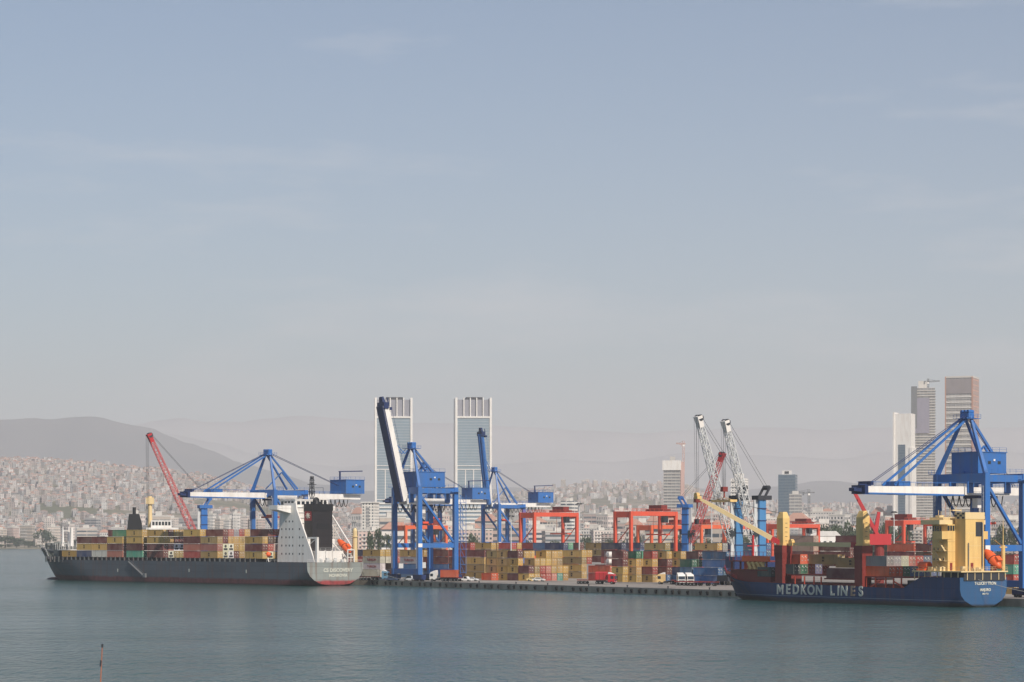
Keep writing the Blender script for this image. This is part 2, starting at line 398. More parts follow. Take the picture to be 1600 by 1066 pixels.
# far hills: one range behind the other
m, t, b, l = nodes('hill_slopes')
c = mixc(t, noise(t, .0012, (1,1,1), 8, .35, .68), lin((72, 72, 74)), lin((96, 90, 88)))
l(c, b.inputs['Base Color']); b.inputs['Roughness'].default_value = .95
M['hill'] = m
m, t, b, l = nodes('haze_tinted_hill_slopes')
c = mixc(t, noise(t, .0012, (1,1,1), 8, .35, .68), lin((152, 148, 146)), lin((172, 166, 162)))  # farther ranges coloured paler, haze painted into the slopes
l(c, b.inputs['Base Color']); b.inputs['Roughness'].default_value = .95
M['hazed_hill'] = m
def hills(name, D, pts, depth, rough):
    mb = MB(); cols, rows = 170, 26; vs = []
    for j in range(rows + 1):
        tt = j / rows * 2 - 1
        for i in range(cols + 1):
            px = -520 + (2640) * i / cols; X = (px - CX) / F * D
            top = 17 + (HZ - interp(pts, px)) / F * D + h2(px / 26, D) * rough * .15
            sh = (1 - abs(tt)) ** 1.15
            z = top * sh + (h2(px / 30, j * .9) * rough * (1 - sh) * sh * 4 if j else 0) - 3
            vs.append((X, D + depth * tt, z))
    mb.add(vs, [(j*(cols+1)+i, j*(cols+1)+i+1, (j+1)*(cols+1)+i+1, (j+1)*(cols+1)+i) for j in range(rows) for i in range(cols)])
    tag(mb.build(name, M['hill' if name == 'near_hills' else 'hazed_hill'], smooth=True, fix=False), kind='structure')
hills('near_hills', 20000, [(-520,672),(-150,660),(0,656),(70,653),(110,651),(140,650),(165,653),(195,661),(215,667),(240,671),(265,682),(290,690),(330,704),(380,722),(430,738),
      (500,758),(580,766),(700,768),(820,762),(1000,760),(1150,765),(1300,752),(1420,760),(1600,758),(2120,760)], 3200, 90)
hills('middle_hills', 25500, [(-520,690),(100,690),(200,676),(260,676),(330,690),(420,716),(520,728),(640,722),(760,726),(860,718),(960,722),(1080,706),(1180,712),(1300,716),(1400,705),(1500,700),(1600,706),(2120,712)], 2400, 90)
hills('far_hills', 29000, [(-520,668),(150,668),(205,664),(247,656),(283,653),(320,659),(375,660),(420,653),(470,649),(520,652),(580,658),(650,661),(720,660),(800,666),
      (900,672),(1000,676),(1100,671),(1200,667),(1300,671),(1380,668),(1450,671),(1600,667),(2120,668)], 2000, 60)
# haze: one closed box of even pale air around the camera and the whole scene
mb = MB(); mb.box(-12500, 12500, -400, 32000, -6, 1540)
m = bpy.data.materials.new('haze_air'); m.use_nodes = True; m.node_tree.nodes.clear()
pv = m.node_tree.nodes.new('ShaderNodeVolumePrincipled'); ou = m.node_tree.nodes.new('ShaderNodeOutputMaterial')
pv.inputs['Color'].default_value = (.905, .89, .90, 1); pv.inputs['Density'].default_value = HAZE_D; pv.inputs['Anisotropy'].default_value = 0.0
m.node_tree.links.new(pv.outputs[0], ou.inputs['Volume'])
tag(mb.build('haze', m), 'pale haze over the bay', kind='stuff')
# ------------------------------------------------------------------ shipping containers
CW, CHH = 2.44, 2.62
CC = {'y':((208,167,94),'yellow'), 'o':((176,148,96),'mustard'), 'm':((112,48,52),'maroon'), 'r':((176,62,56),'red'), 'p':((196,118,104),'faded pink'),
      'n':((44,62,108),'navy'), 'b':((64,116,168),'blue'), 'c':((92,172,152),'mint green'), 'g':((52,112,90),'dark green'), 'w':((228,222,216),'white'),
      'e':((156,154,158),'grey'), 'O':((232,98,56),'orange red'), 'd':((84,58,50),'brown'), 'R':((236,234,230),'white refrigerated'), 's':((100,114,152),'slate blue'),
      'T':((222,214,208),'white'), 'k':((58,82,82),'dark teal'), 'v':((196,152,78),'amber'), 'x':((214,176,160),'pale pink')}
def box_mesh(Lc, H, reefer=False):
    mb = MB(); W = CW; n = 26 if Lc > 9 else 13; d = .045; e = .16
    for x in (0, Lc - e):
        for y in (-W, -e): mb.box(x, x + e, y, y + e, 0, H)
    for y in (-W, -.12):
        mb.box(e, Lc - e, y, y + .12, 0, .16); mb.box(e, Lc - e, y, y + .12, H - .12, H)
    for x in (0, Lc - e): mb.box(x, x + e, -W + e, -e, 0, .16); mb.box(x, x + e, -W + e, -e, H - .14, H)
    prof = []; st = (Lc - 2 * e) / n
    for i in range(n):
        x = e + i * st
        prof += [(x, 0), (x + st * .3, 0), (x + st * .5, d), (x + st * .8, d)]
    prof.append((Lc - e, 0))
    if reefer: prof = [(e, 0), (Lc - e, 0)]
    for sgn, y0 in ((1, -.02), (-1, -W + .02)):
        top = [(x, y0 - sgn * (dd + .01), H - .12) for x, dd in prof]; bot = [(x, y, .16) for x, y, z in top]
        k = len(prof); mb.add(bot + top, [(i, i + 1, k + i + 1, k + i) for i in range(k - 1)])
    mb.box(e, Lc - e, -W + .12, -.12, H - .08, H - .02); mb.box(e, Lc - e, -W + .12, -.12, .05, .12)
    mb.box(Lc - .1, Lc - .04, -W + e, -e, .16, H - .14); mb.box(.09, .13, -W + e, -e, .16, H - .14)
    return mb.mesh('container_body', M['cont'])
def door_mesh(H):
    mb = MB(); w2 = (CW - .32) / 2 - .01
    mb.box(.02, .08, 0, w2, .17, H - .15)
    for z in (.5, 1.0, 1.6, 2.1): mb.box(.0, .02, .06, w2 - .06, z, z + .06)
    for y in (w2 * .28, w2 * .72):
        mb.tube((-.03, y, .12), (-.03, y, H - .1), .028, 1, 6); mb.box(-.05, 0, y - .02, y + .26, 1.05, 1.12, 1)
    mb.box(-.012, .02, w2 * .38, w2 * .66, H * .72, H * .84, 2); mb.box(-.012, .02, w2 * .05, w2 * .22, H * .62, H * .7, 2); mb.box(-.012, .02, w2 * .4, w2 * .62, H * .34, H * .42, 2)
    return mb.mesh('container_door', [M['cont'], M['steel'], M['letter']])
def unit_mesh(H):
    mb = MB(); w = CW - .34
    mb.box(-.02, .08, 0, w, .17, H - .15); mb.box(-.035, -.02, .1, w - .1, 1.25, H - .25, 0)
    mb.box(-.05, -.02, w * .08, w * .92, .3, 1.0, 1)
    return mb.mesh('cooling_unit', [M['cont'], M['dark']])
BODY = {(Lc, r): box_mesh(Lc, CHH, r) for Lc in (12.19, 6.06) for r in (False, True)}
DOOR = door_mesh(CHH); UNIT = unit_mesh(CHH)
mb = MB(); mb.tube((-.06, 0, 0), (-.02, 0, 0), .52, 0, 14); mb.tube((-.075, 0, 0), (-.06, 0, 0), .15, 1, 8); FAN = mb.mesh('fan', [M['black'], M['steel']])
def txt_mesh(name, s, size, mat, sx=1, bold=.03):
    o = text(name, s, size, mat, None, (0,0,0), (0,0,0), bold, .012); me = o.data; bpy.data.objects.remove(o)
    me.transform(Matrix.Rotation(R(180), 4, 'Z') @ Matrix.Rotation(R(90), 4, 'X') @ Matrix.Diagonal((sx,1,1,1))); return me
MSC1 = txt_mesh('logo_m', 'm', 1.05, M['ink'], 1.2, .05); MSC2 = txt_mesh('logo_sc', 'sc', .95, M['ink'], 1.1, .05)
def join_mesh(name, parts, mat):
    vs = []; fs = []; 
    for me, dx, dz in parts:
        n = len(vs); vs += [(v.co.x + dx, v.co.y, v.co.z + dz) for v in me.vertices]; fs += [tuple(i + n for i in p.vertices) for p in me.polygons]
    me = bpy.data.meshes.new(name); me.from_pydata(vs, [], fs); me.materials.append(mat); return me
LOGO = join_mesh('emblem', [(MSC1, 0, .42), (MSC2, 0, -.35)], M['ink'])
TURK = txt_mesh('lettering', 'TURKON', 1.25, M['ink_red'], 1.25, .03)
EVER = txt_mesh('lettering', 'EVERGREEN', .95, M['letter'], 1.2, .03)
n_cont = 0
def container(mat4, k, Lc, label, group, doors=True, logo=None):
    """one container, its near bottom stern-side edge at the frame's origin; x along its length, -y across"""
    global n_cont; n_cont += 1
    jit = random.uniform(.82, 1.05); cc_ = lin(CC[k][0]); col = (cc_[0] * jit * random.uniform(.94, 1.04), cc_[1] * jit, cc_[2] * jit * random.uniform(.75, 1.1), 1); reefer = k in 'R'
    o = link('shipping_container', BODY[(Lc, reefer)]); o.matrix_world = mat4; o.color = col
    tag(o, label, 'container', group)
    if reefer:
        u = link('cooling_unit', UNIT, o); u.location = (0, -CW + .17, 0); u.color = col
        f = link('fan', FAN, u); f.location = (0, (CW - .34) * .5, 1.75)
    elif doors:
        for y in (-CW + .17, -CW / 2 + .01):
            d = link('door', DOOR, o); d.location = (0, y, 0); d.color = col
    lg = logo or {'y':'msc','o':'msc','v':'msc','T':'turk'}.get(k)
    if lg:
        e = link('emblem' if lg == 'msc' else 'lettering', {'msc':LOGO,'turk':TURK,'ever':EVER}[lg], o); e.location = (Lc / 2, .005, CHH * .53)
        if lg != 'msc': e.location.z = CHH * .5
    return o
def frame(org, axis): return Matrix.Translation(org) @ Matrix.Rotation(math.atan2(axis[1], axis[0]), 4, 'Z')
ORD = ['bottom', 'second', 'third', 'fourth', 'fifth']
NTH = ['first', 'second', 'third', 'fourth', 'fifth', 'sixth', 'seventh', 'eighth', 'ninth', 'tenth', 'eleventh', 'twelfth', 'thirteenth']

# ------------------------------------------------------------------ first ship: long grey container ship
S0 = Vector((-63.8, 878.9, 0))
def hull(Ls, B, depth, zbot, deck, stem_z0, flare0, flare1, stern_z1, mat, name, parent, steps=44, below=-2.5, stern_x=40, cap=-1.0):
    """hull shell from transom (x=0) to raked stem; deck(t) gives the top edge height"""
    ks = [0, .1, .2, .3, .42, .55, .7, .85, 1.0]; grid = []
    for i in range(steps + 1):
        t = (i / steps); t = t * t * (3 - 2 * t) * .5 + t * .5; dz = deck(t); row = []
        for k in ks:
            z = below + (dz - below) * k
            xe = (stem_z0 + (Ls - stem_z0) * max(0, z / dz) ** .85) if z > 0 else stem_z0 - 2 + z * .2
            x = xe * t
            zt = stern_z1 - (stern_z1 + 9) * min(1, x / stern_x) ** .8; zb = zbot - 9 * min(1, x / stern_x) ** .7
            hb = B / 2
            if z < zt: hb *= math.sqrt(max(0, 1 - ((zt - z) / max(.3, zt - zb)) ** 2))
            fz = min(1, max(0, z / dz)); xs = flare0 + (flare1 - flare0) * fz
            if x > xs: hb *= max(0, 1 - ((x - xs) / max(1, xe - xs)) ** (1.7 + .8 * fz))
            row.append((x, hb, z))
        grid.append(row)
    mb = MB(); n = len(ks)
    loops = [[(x, hb, z) for x, hb, z in r[::-1]] + [(x, -hb, z) for x, hb, z in r] for r in grid]
    mb.loft(loops, 0, closed=False, caps=False)
    o = mb.build(name, mat, parent, smooth=True)
    tr = MB(); lp = loops[0]; tr.add([Vector(p) for p in lp], [tuple(range(len(lp)))])
    d = MB()
    top = [(r[-1][0], r[-1][1] * .985, r[-1][2] + cap) for r in grid]; vs = top + [(x, -y, z) for x, y, z in top]; k = len(top)
    d.add(vs, [(i, i + 1, k + i + 1, k + i) for i in range(k - 1)])
    return o, tr, d, grid
ship = thing('container_ship', S0, 'long grey container ship with tiers of yellow and maroon containers and a white superstructure', 'container ship', A1)
LS, BS = 197.0, 26.0
def deck1(t): return 8.5 + (0 if t < .885 else 4.2 * min(1, (t - .885) / .03) + (t - .885) * 6)
HM = hull_mat('grey_hull', (76, 82, 89), (104, 54, 54), 1.9, .6)
ho, tr, dk, grid1 = hull(LS, BS, 8.5, -.3, deck1, LS - 13, LS - 62, LS - 46, 6.6, HM, 'hull', ship)
tr.build('transom', hull_mat('grey_transom_sunlit', (132, 136, 132), (170, 60, 62), 1.6, .75), ho, fix=False)  # hull grey painted lighter for the sun on the stern
dk.build('deck', paint('deck_green', (74, 80, 76), .8), ship)
text('ship_name', 'CS DISCOVERY', 1.75, M['letter'], ho, (-.08, -1.2, 5.6), (R(90), 0, R(-90)), .03, .02, 1.15)
text('ship_name', 'MONROVIA', 1.45, M['letter'], ho, (-.08, -1.2, 3.7), (R(90), 0, R(-90)), .03, .02, 1.1)
mb = MB()                                                        # bulbous bow tip just awash
mb.ell((LS - 11, 0, .0), 5.5, 2.2, 1.1)
mb.build('bulb', HM, ho, smooth=True)
# deck edge: hatch coaming, lashing posts, railing
mb = MB(); mb.box(30, LS - 30, -11.6, 11.6, 7.6, 9.7); mb.build('hatch_coaming', M['dark'], ship)
def many(name, boxes, mat, parent):
    for bx in boxes: MB().box(*bx).build(name, mat, parent)
many('lashing_post', [(31 + i * 3.15, 31.5 + i * 3.15, 12.3, 12.8, 7.5, 9.9) for i in range(46)], paint('lashing_grey', (88, 94, 96), .6, wear=.5, wearc=(112, 84, 70)), ship)
def railing(mb, pts, h=1.1, step=2.2, r=.05, m=0):
    for a, b in zip(pts, pts[1:]):
        a = Vector(a); b = Vector(b); n = max(1, int((b - a).length / step))
        for i in range(n + 1): p = a.lerp(b, i / n); mb.bar(p, p + Vector((0,0,h)), r, r, m)
        for hh in (h, h * .55): mb.bar(a + Vector((0,0,hh)), b + Vector((0,0,hh)), r, r, m)
mb = MB()
railing(mb, [(.2, y, 8.4) for y in (12.7, 4, -4, -12.7)]); railing(mb, [(.2, 12.7, 8.4), (24, 12.8, 8.4)]); railing(mb, [(.2, -12.7, 8.4), (24, -12.8, 8.4)])
mb.build('railing', M['white'], ship); mb = MB(); railing(mb, [(r[-1][0], r[-1][1] * .97, r[-1][2]) for r in grid1[-9:]], r=.07); railing(mb, [(r[-1][0], -r[-1][1] * .97, r[-1][2]) for r in grid1[-9:]], r=.07)
mb.build('railing', M['white'], ship)
# gangway hanging on the side
mb = MB(); mb.bar((112, 13.35, 8.0), (101, 13.6, 2.4), .9, .25); mb.bar((112, 13.35, 9.0), (101, 13.6, 3.4), .07, .07); mb.box(100, 101.6, 13.2, 14, 2.0, 3.6)
mb.build('gangway', M['steel'], ship)
many('draught_mark', [(x, x + .35, 13.0, 13.06, z, z + 1.2) for x, z in ((120, 4.0), (72, 4.4), (36, 4.4))], M['letter'], ho)
# forecastle fittings
mb = MB()
for x, y in ((186, 3), (183, -3), (179, 5), (181, 0)):
    mb.tube((x, y - 1.2, 14.4), (x, y + 1.2, 14.4), .9, 0, 12); mb.box(x - 1.2, x + 1.2, y - 1.5, y + 1.5, 12.6, 13.6)
for x, y in ((189, 2), (187, -4), (176, 7), (177.5, -7)): mb.tube((x, y, 12.6), (x, y, 14.2), .4, 0, 10)
mb.box(168, 172, -9.6, 9.6, 9, 14.6); 
mb.build('winches', paint('winch_grey', (104, 106, 104), .6), ship)
mb = MB()
for y in (9, 6.2):
    mb.bar((166, y, 14), (166, y, 22), .9, .9, 0, .3, .3)
mb.bar((166, 9, 20.2), (166, 6.2, 20.2), .3); mb.bar((166, 9, 15.2), (166, 6.2, 15.2), .3)
mb.bar((163.2, 6.6, 14), (163.2, 6.6, 21.6), 1.2, 1.2, 0, .9, .9)
mb.build('foremast', M['white'], ship)
mb = MB()
for i in range(11): y = 11 - i * 2; mb.bar((165, y, 13.6), (165, y, 16), .14); mb.bar((158.5, y, 12.4), (158.5, y, 15.2), .14)
for i in range(8): x = 158 + i * 1.5; mb.bar((x, 10.8, 12.6), (x, 10.8, 15.4), .12)
mb.bar((158, 10.8, 15.3), (169, 10.8, 15.3), .14); mb.box(158, 168, -10, 10.4, 12.3, 12.6)
mb.build('lashing_cage', M['white'], ship)
# superstructure
DZ = 8.5; W1 = M['white']
house = MB()
house.box(14, 24.5, -9, 6.6, DZ, 28.6); house.box(3, 14, -8, 5.5, DZ, 12.6); house.box(10.3, 14, -8, 6.4, 12.6, 17)
house = house.build('superstructure', W1, ship)
mb = MB(); mb.prism([(3,6.7,DZ),(25,6.7,DZ),(24.6,6.7,17),(22,6.7,24.5),(20.8,6.7,28),(20.8,6.7,30),(14,6.7,30),(13.6,6.7,27.6),(4.4,6.7,11.4)], (0,.5,0)); 
mb.build('side_plating', M['white'], house)
many('porthole', [(x, x + .55, 7.19, 7.23, z, z + .65) for z in (11.2, 14.2, 17.2, 20.2, 23) for x in (9.5, 11.5, 15.5, 17.5, 19.5, 22)
    if 4.2 + (z - 11) * .58 + 1 < x < 24 - max(0, (z - 17) * .4)], M['glass'], house)
mb = MB()
mb.prism([(17,6.6,26.2),(17,13.4,27.6),(17,13.4,28.1),(17,6.6,28.1)], (5,0,0)); mb.prism([(17,-9,26.2),(17,-13.4,27.6),(17,-13.4,28.1),(17,-9,28.1)], (5,0,0))
mb.box(17, 22, 13.2, 13.4, 28.1, 29.2); mb.box(16.9, 17, -13.4, 13.4, 28.1, 29.1)
mb.build('bridge_wing', W1, house)
mb = MB(); mb.box(15, 24, -8.6, 6.6, 28.6, 31.2); mb.box(14.8, 24.3, -8.8, 6.8, 31.2, 31.5)
wh = mb.build('wheelhouse', W1, house)
many('window', [(14.94, 14.99, -7.9 + i * 2.05, -6.5 + i * 2.05, 29.5, 30.7) for i in range(7)] + [(16 + i * 2, 17.4 + i * 2, 6.61, 6.66, 29.5, 30.7) for i in range(4)], M['glass'], wh)
mb = MB(); mb.lattice((19, -4.2, 31.4), (19, -4.2, 40), 1.5, .8, 5, .13); mb.bar((19, -6.2, 37), (19, -2.2, 37), .22); mb.bar((19, -5.4, 38.6), (19, -3, 38.6), .2); mb.box(18.4, 19.6, -5.4, -3, 34.2, 34.5)
mb.build('radar_mast', M['dark'], house); mb = MB()
railing(mb, [(15, 6.7, 31.5), (15, -8.7, 31.5)]); railing(mb, [(15, 6.7, 31.5), (24, 6.7, 31.5)])
mb.build('roof_rail', W1, house)
mb = MB(); railing(mb, [(14.2, 13.3, 28.1), (17, 13.3, 28.1)]); railing(mb, [(3.2, 6.9, 12.6), (3.2, -8, 12.6)])
for i in range(9): mb.box(13.7, 14, -8.8, 6.4, 13.2 + i * 1.9, 13.35 + i * 1.9)
mb.build('deck_edges', M['palewhite'], house)
fn = MB(); fn.box(9, 13.9, -5.8, 3.4, 12.6, 29.3)
fn = fn.build('funnel', M['funnel'], ship)
mb = MB(); mb.box(8.8, 13.95, -6, 3.6, 27.2, 29.7); mb.tube((11.2, 0, 29.7), (11.2, 0, 31), 1.5, 0, 14, 1.2); mb.ell((11.2, 0, 31), .8, 1.4, 1.2)
for y in (-4, -2.4): mb.tube((11, y, 29.7), (11, y, 31.2), .4)
mb.build('exhaust', M['black'], fn)
mb = MB(); mb.box(9.6, 13.6, 3.41, 3.46, 23.6, 27.1, 0); c0 = (11.6, 25.35)
for a in range(8):
    an = a * math.pi / 4; mb.bar((c0[0], 3.49, c0[1]), (c0[0] + math.cos(an) * 1.4, 3.49, c0[1] + math.sin(an) * 1.15), .42, .42, 1, .16, .16)
mb.build('emblem', [M['emblem_red'], M['letter']], fn)
many('vent_grille', [(8.94, 9.0, -5, 2.4, z, z + .25) for z in (15, 18, 21, 24)] + [(8.92, 9.0, -4.4, 1.4, 20.5, 22.6)], M['black'], fn)
mb = MB()
mb.box(1.6, 2.6, 6.4, 7.2, DZ, 17.6); mb.box(1.6, 9, 6.5, 7.0, 17.0, 17.6); mb.bar((2, 6.8, 17.4), (10, 6.8, 13), .2)          # engine casing frame
for y in (5, 2, -1.2): mb.box(3, 3.6, y, y + .4, DZ, 12.8)
mb.build('frame_post', W1, ship)
mb = MB(); mb.tube((1.6, -10.4, DZ), (1.6, -10.4, 20), 1.0, 0, 14, .85); mb.tube((1.6, -10.4, 20), (1.6, -10.4, 20.9), .85, 0, 14, .4); mb.tube((1.6,-10.4,17.6), (1.6,-10.4,17.9), 1.2, 0, 14)
mb.build('vent_post', M['cream'], ship)
mb = MB(); mb.bar((15, -9, 27.4), (2.5, -9.5, 14), .5, .5); mb.bar((16, -9, 25), (6, -9.5, 14), .3, .3); mb.bar((3, -9.5, 14), (3, -9.5, DZ), .4)
mb.bar((8.5, -5.5, 15.4), (-.2, -5.5, 9.8), .35, .35); mb.bar((8.5, -8.5, 15.4), (-.2, -8.5, 9.8), .35, .35)
for x, z in ((.2, 10.2), (3.5, 12.4), (7, 14.6)): mb.bar((x, -5.5, z), (x, -5.5, DZ), .3); mb.bar((x, -8.5, z), (x, -8.5, DZ), .3); mb.bar((x, -8.5, z), (x, -5.5, z), .25)
mb.bar((-.2, -5.5, 13), (-.2, -5.5, DZ), .35); mb.bar((-.2, -8.5, 13), (-.2, -8.5, DZ), .35); mb.bar((-.2, -8.5, 13), (-.2, -5.5, 13), .35)
mb.build('boat_ramp', W1, ship)
mb = MB()
for i in range(16):
    x = random.uniform(1, 4); y = random.uniform(-8, 6); s = random.uniform(.4, 1.1); mb.box(x, x + s, y, y + s * 1.4, DZ - 1, DZ + random.uniform(.6, 1.6))
mb.build('deck_gear', M['palewhite'], ship)
def lifeboat(loc, axis, tilt, label, Lb=8.4):
    t = thing('lifeboat', loc, label, 'lifeboat', axis)
    rot = Matrix.Rotation(tilt, 3, 'Y'); mb = MB(); loops = []
    for i in range(13):
        u = i / 12; x = (u - .5) * Lb; r = 1.35 * (math.sin(math.pi * min(1, max(.03, u * .94 + .03))) ** .45)
        loops.append([rot @ Vector((x, math.cos(a) * r, math.sin(a) * r * (1.0 if math.sin(a) > 0 else .85))) for a in [2 * math.pi * k / 14 for k in range(14)]])
    mb.loft(loops); mb.build('hull', M['orange'], t, smooth=True)
    mb = MB(); c = [rot @ Vector(p) for p in ((Lb * .12, -.7, 1.05), (Lb * .34, -.7, .95), (Lb * .34, .7, .95), (Lb * .12, .7, 1.05))]
    mb.prism(c, rot @ Vector((0, 0, .75))); mb.build('cockpit', M['orange'], t)
    mb = MB()
    for u in (-.36, -.2, -.04, .1): p = rot @ Vector((Lb * u, 1.1, .55)); mb.tube(p, p + Vector((0, .28, 0)), .18, 0, 8)
    mb.build('porthole', M['glass'], t); mb = MB()
    a = [rot @ Vector((Lb * .02, math.cos(q) * 1.42, math.sin(q) * 1.4)) for q in [2 * math.pi * k / 14 for k in range(15)]]; mb.path(a, .09); mb.build('band', M['rubber'], t)
    return t
def s1(x, y, z): return S0 + A1 * x + Vector((-A1.y, A1.x, 0)) * y + Vector((0, 0, z))
lifeboat(s1(3.6, -7, 14.3), -A1, R(33), 'orange free-fall lifeboat on the stern ramp of the grey ship behind the black funnel')
lb2 = lifeboat(s1(28.6, 9.8, 11.2), A1, R(0), 'small orange lifeboat slung beside the white superstructure ahead of the grey side plating', 5.2)
mb = MB(); mb.bar((26.4, 10, 8.5), (29.5, 10, 14.5), .3); mb.bar((31, 10, 8.5), (31, 10, 13.2), .25)
mb.build('davit', W1, ship)

# cargo of the first ship; bays from the bow aft, outermost row first
G1 = 'containers stacked aboard the grey ship'
def put1(x, row, tier, k, bay, Lc=12.19):
    if (x, row, tier) in done1: return
    done1.add((x, row, tier))
    lab = '%s container aboard grey ship, %s tier, row %d, %s bay from bow' % (CC[k][1], ORD[tier], row + 1, NTH[bay])
    m4 = frame(s1(x, 12.55 - row * 2.55, 9.72 + tier * 2.74), A1) @ Matrix.Diagonal((.878, 1, 1, 1))
    container(m4, k, Lc, lab, G1)
done1 = set()
# aft end of each bay; outermost row bottom to top; further rows inboard whose ends show
BAYS = [(139.5, 'nym', ['...', '...']), (128.6, 'wym', ['...', '...', '...m']), (117.6, 'pmy', ['...c']), (104.1, 'cmyy', ['yyoy']),
        (90.0, 'mmyy', ['Rpym', 'oRmy', 'oRmy', 'dRym', 'ooyy']), (65.8, 'rpmy', ['...y']), (54.7, 'ypo', ['RRmm', 'RRyp', 'myye', 'yyyr', 'ymry']),
        (26.9, 'ymy', ['RrdM', 'yxdr', 'pydr'])]  # last bay: brown third tier inboard is shade set as container colour
for bay, (x, near, inner) in enumerate(BAYS):
    for row, col in enumerate([near] + inner):
        for t_, k in enumerate(col):
            if k != '.': put1(x, row, t_, k.lower() if k == 'M' else k, bay)
put1(150.4, 0, 0, 'v', 11)
# ------------------------------------------------------------------ second ship: short blue feeder with yellow superstructure and two deck cranes
T0 = Vector((117.1, 604.1, 0)); L2, B2 = 105.9, 15.6
ship2 = thing('feeder_ship', T0, 'short navy blue feeder ship with yellow superstructure and two deck cranes', 'cargo ship', Q)
def s2(x, y, z): return T0 + Q * x + Vector((-Q.y, Q.x, 0)) * y + Vector((0, 0, z))
def deck2(t):
    if t < .135: return 7.4
    if t < .20: return 7.4 - (t - .135) / .065 * 3.0
    if t < .80: return 4.4 + (t - .2) * 1.2
    return 5.12 + 3.6 * ((t - .80) / .2) ** 1.5
HM2 = hull_mat('navy_hull', (28, 54, 94), (58, 44, 42), .9, .42, ((1.55, 1.66, (130, 140, 152)),))
h2o, tr, dk, grid2 = hull(L2, B2, 5, -.1, deck2, L2 - 6.5, L2 - 36, L2 - 24, 4.4, HM2, 'hull', ship2, steps=90, stern_x=22, cap=-.6)
tr.build('transom', hull_mat('blue_transom_sunlit', (50, 90, 130), (60, 60, 66), .3, .35), h2o, fix=False)  # hull navy lightened here, sunlight put into the transom colour
dk.build('deck', paint('deck_red', (110, 56, 46), .8), ship2)
text('ship_name', 'T-LUCKY TRON', 1.0, M['letter'], h2o, (-.08, -.6, 5.9), (R(90), 0, R(-90)), .03, .02, 1.0)
text('ship_name', 'MAJURO', .95, M['letter'], h2o, (-.08, -.6, 4.3), (R(90), 0, R(-90)), .03, .02, 1.0)
text('ship_number', 'IMO 913', .55, M['letter'], h2o, (-.08, -.6, 3.3), (R(90), 0, R(-90)), .03, .02, 1.0)
def near_y(x, z):   # half breadth of the hull at a point, read off the grid
    best = min((p for r in grid2 for p in r), key=lambda p: (p[0] - x) ** 2 + (p[2] - z) ** 2 * 4); return best[1]
for px, ch in ((1218.5, 'M'), (1231, 'E'), (1243, 'D'), (1255, 'K'), (1267, 'O'), (1279.5, 'N'), (1300, 'L'), (1309.5, 'I'), (1318.5, 'N'), (1332, 'E'), (1344.6, 'S')):
    k = (px - CX) / F; x = (110.4 - 599.9 * k) / (.532 + .847 * k)
    if ch == 'M':
        mb = MB(); q = lambda u, v: (x - u, 7.82, 3.25 + v); D_ = (0, .09, 0)
        for pl in ([(-1.35,-1.3),(-.8,-1.3),(-.8,1.3),(-1.35,1.3)], [(.8,-1.3),(1.35,-1.3),(1.35,1.3),(.8,1.3)], [(-.79,1.3),(-.79,.35),(-.005,-.85),(-.005,.25)], [(.79,1.3),(.79,.35),(.005,-.85),(.005,.25)]): mb.prism([q(*p_) for p_ in pl], D_)
        mb.build('hull_letter', M['letter'], h2o)
        continue
    text('hull_letter', ch, 3.6, M['letter_rust'] if px == 1332 else M['letter'], h2o, (x, 7.86, 3.25), (R(90), 0, R(180)), .012 if ch == 'M' else .03, .05, 1.15 if ch == 'M' else 1.05)
# poop deck over open mooring deck, with stanchions
mb = MB(); mb.box(-.6, 17.5, -7.7, 7.9, 8.7, 9.0); pd = mb.build('poop_deck', M['cream'], ship2)
many('stanchion', [(x, x + .18, 7.3, 7.5, 6.8, 8.7) for x in (1, 3.5, 6, 8.6, 11, 13.2, 15.4, 17)] + [(-.3, -.12, y, y + .18, 6.8, 8.7) for y in (5.5, 3, .4, -2.4, -5, -7.2)], M['cream'], pd)
mb = MB(); railing(mb, [(-.5, -7.5, 9), (-.5, 7.7, 9), (17, 7.7, 9)], 1.0, 1.6, .06); mb.build('railing', M['cream'], pd)
mb = MB(); mb.box(-.2, 8, -6.8, 6.6, 6.6, 8.7); mb.build('mooring_deck_block', M['dark'], pd)  # plain dark block filling the open deck under the poop
YW = M['yellow']
hs = MB(); hs.box(6.7, 12.4, -5.6, 5.7, 9, 20.6); hs = hs.build('superstructure', YW, ship2)
mb = MB(); mb.box(3.0, 6.7, -3.0, 3.2, 9, 21.9); fn2 = mb.build('funnel_casing', YW, hs)
mb = MB(); mb.box(2.9, 6.8, -3.15, 3.35, 21.9, 23.6); ft = mb.build('funnel_top', M['cream'], fn2)
mb = MB()
for i in range(4):
    for j in range(3):
        if (i + j) % 2 == 0: mb.box(3.2 + i * .9, 4.05 + i * .9, 3.36, 3.42, 22.0 + j * .52, 22.5 + j * .52)
mb.build('checker_emblem', M['dark'], ft)
many('vent_opening', [(2.93, 2.99, -2.4, -.2, 17.6, 21.2)], M['dark'], fn2)
many('panel_seam', [(2.965, 2.995, -2.9, 3.1, z, z + .08) for z in (12.2, 15.2, 18.4)], M['cream'], fn2)
many('door', [(2.94, 2.99, .6, 1.5, 9.1, 11), (6.64, 6.69, 4.2, 5.0, 9.1, 11)], M['maroon'], hs)
many('deck_line', [(6.72, 12.38, 5.7, 5.8, z, z + .1) for z in (11.4, 13.9, 16.4)] + [(6.6, 6.7, 3.25, 5.7, z, z + .1) for z in (11.4, 13.9, 16.4)], M['cream'], hs)
for z in (9, 11.5, 14): MB().bar((7.2 + (z % 2), 6.2, z), (9.4 + (z % 2), 6.2, z + 2.4), .5, .12).build('outside_stair', M['cream'], hs)
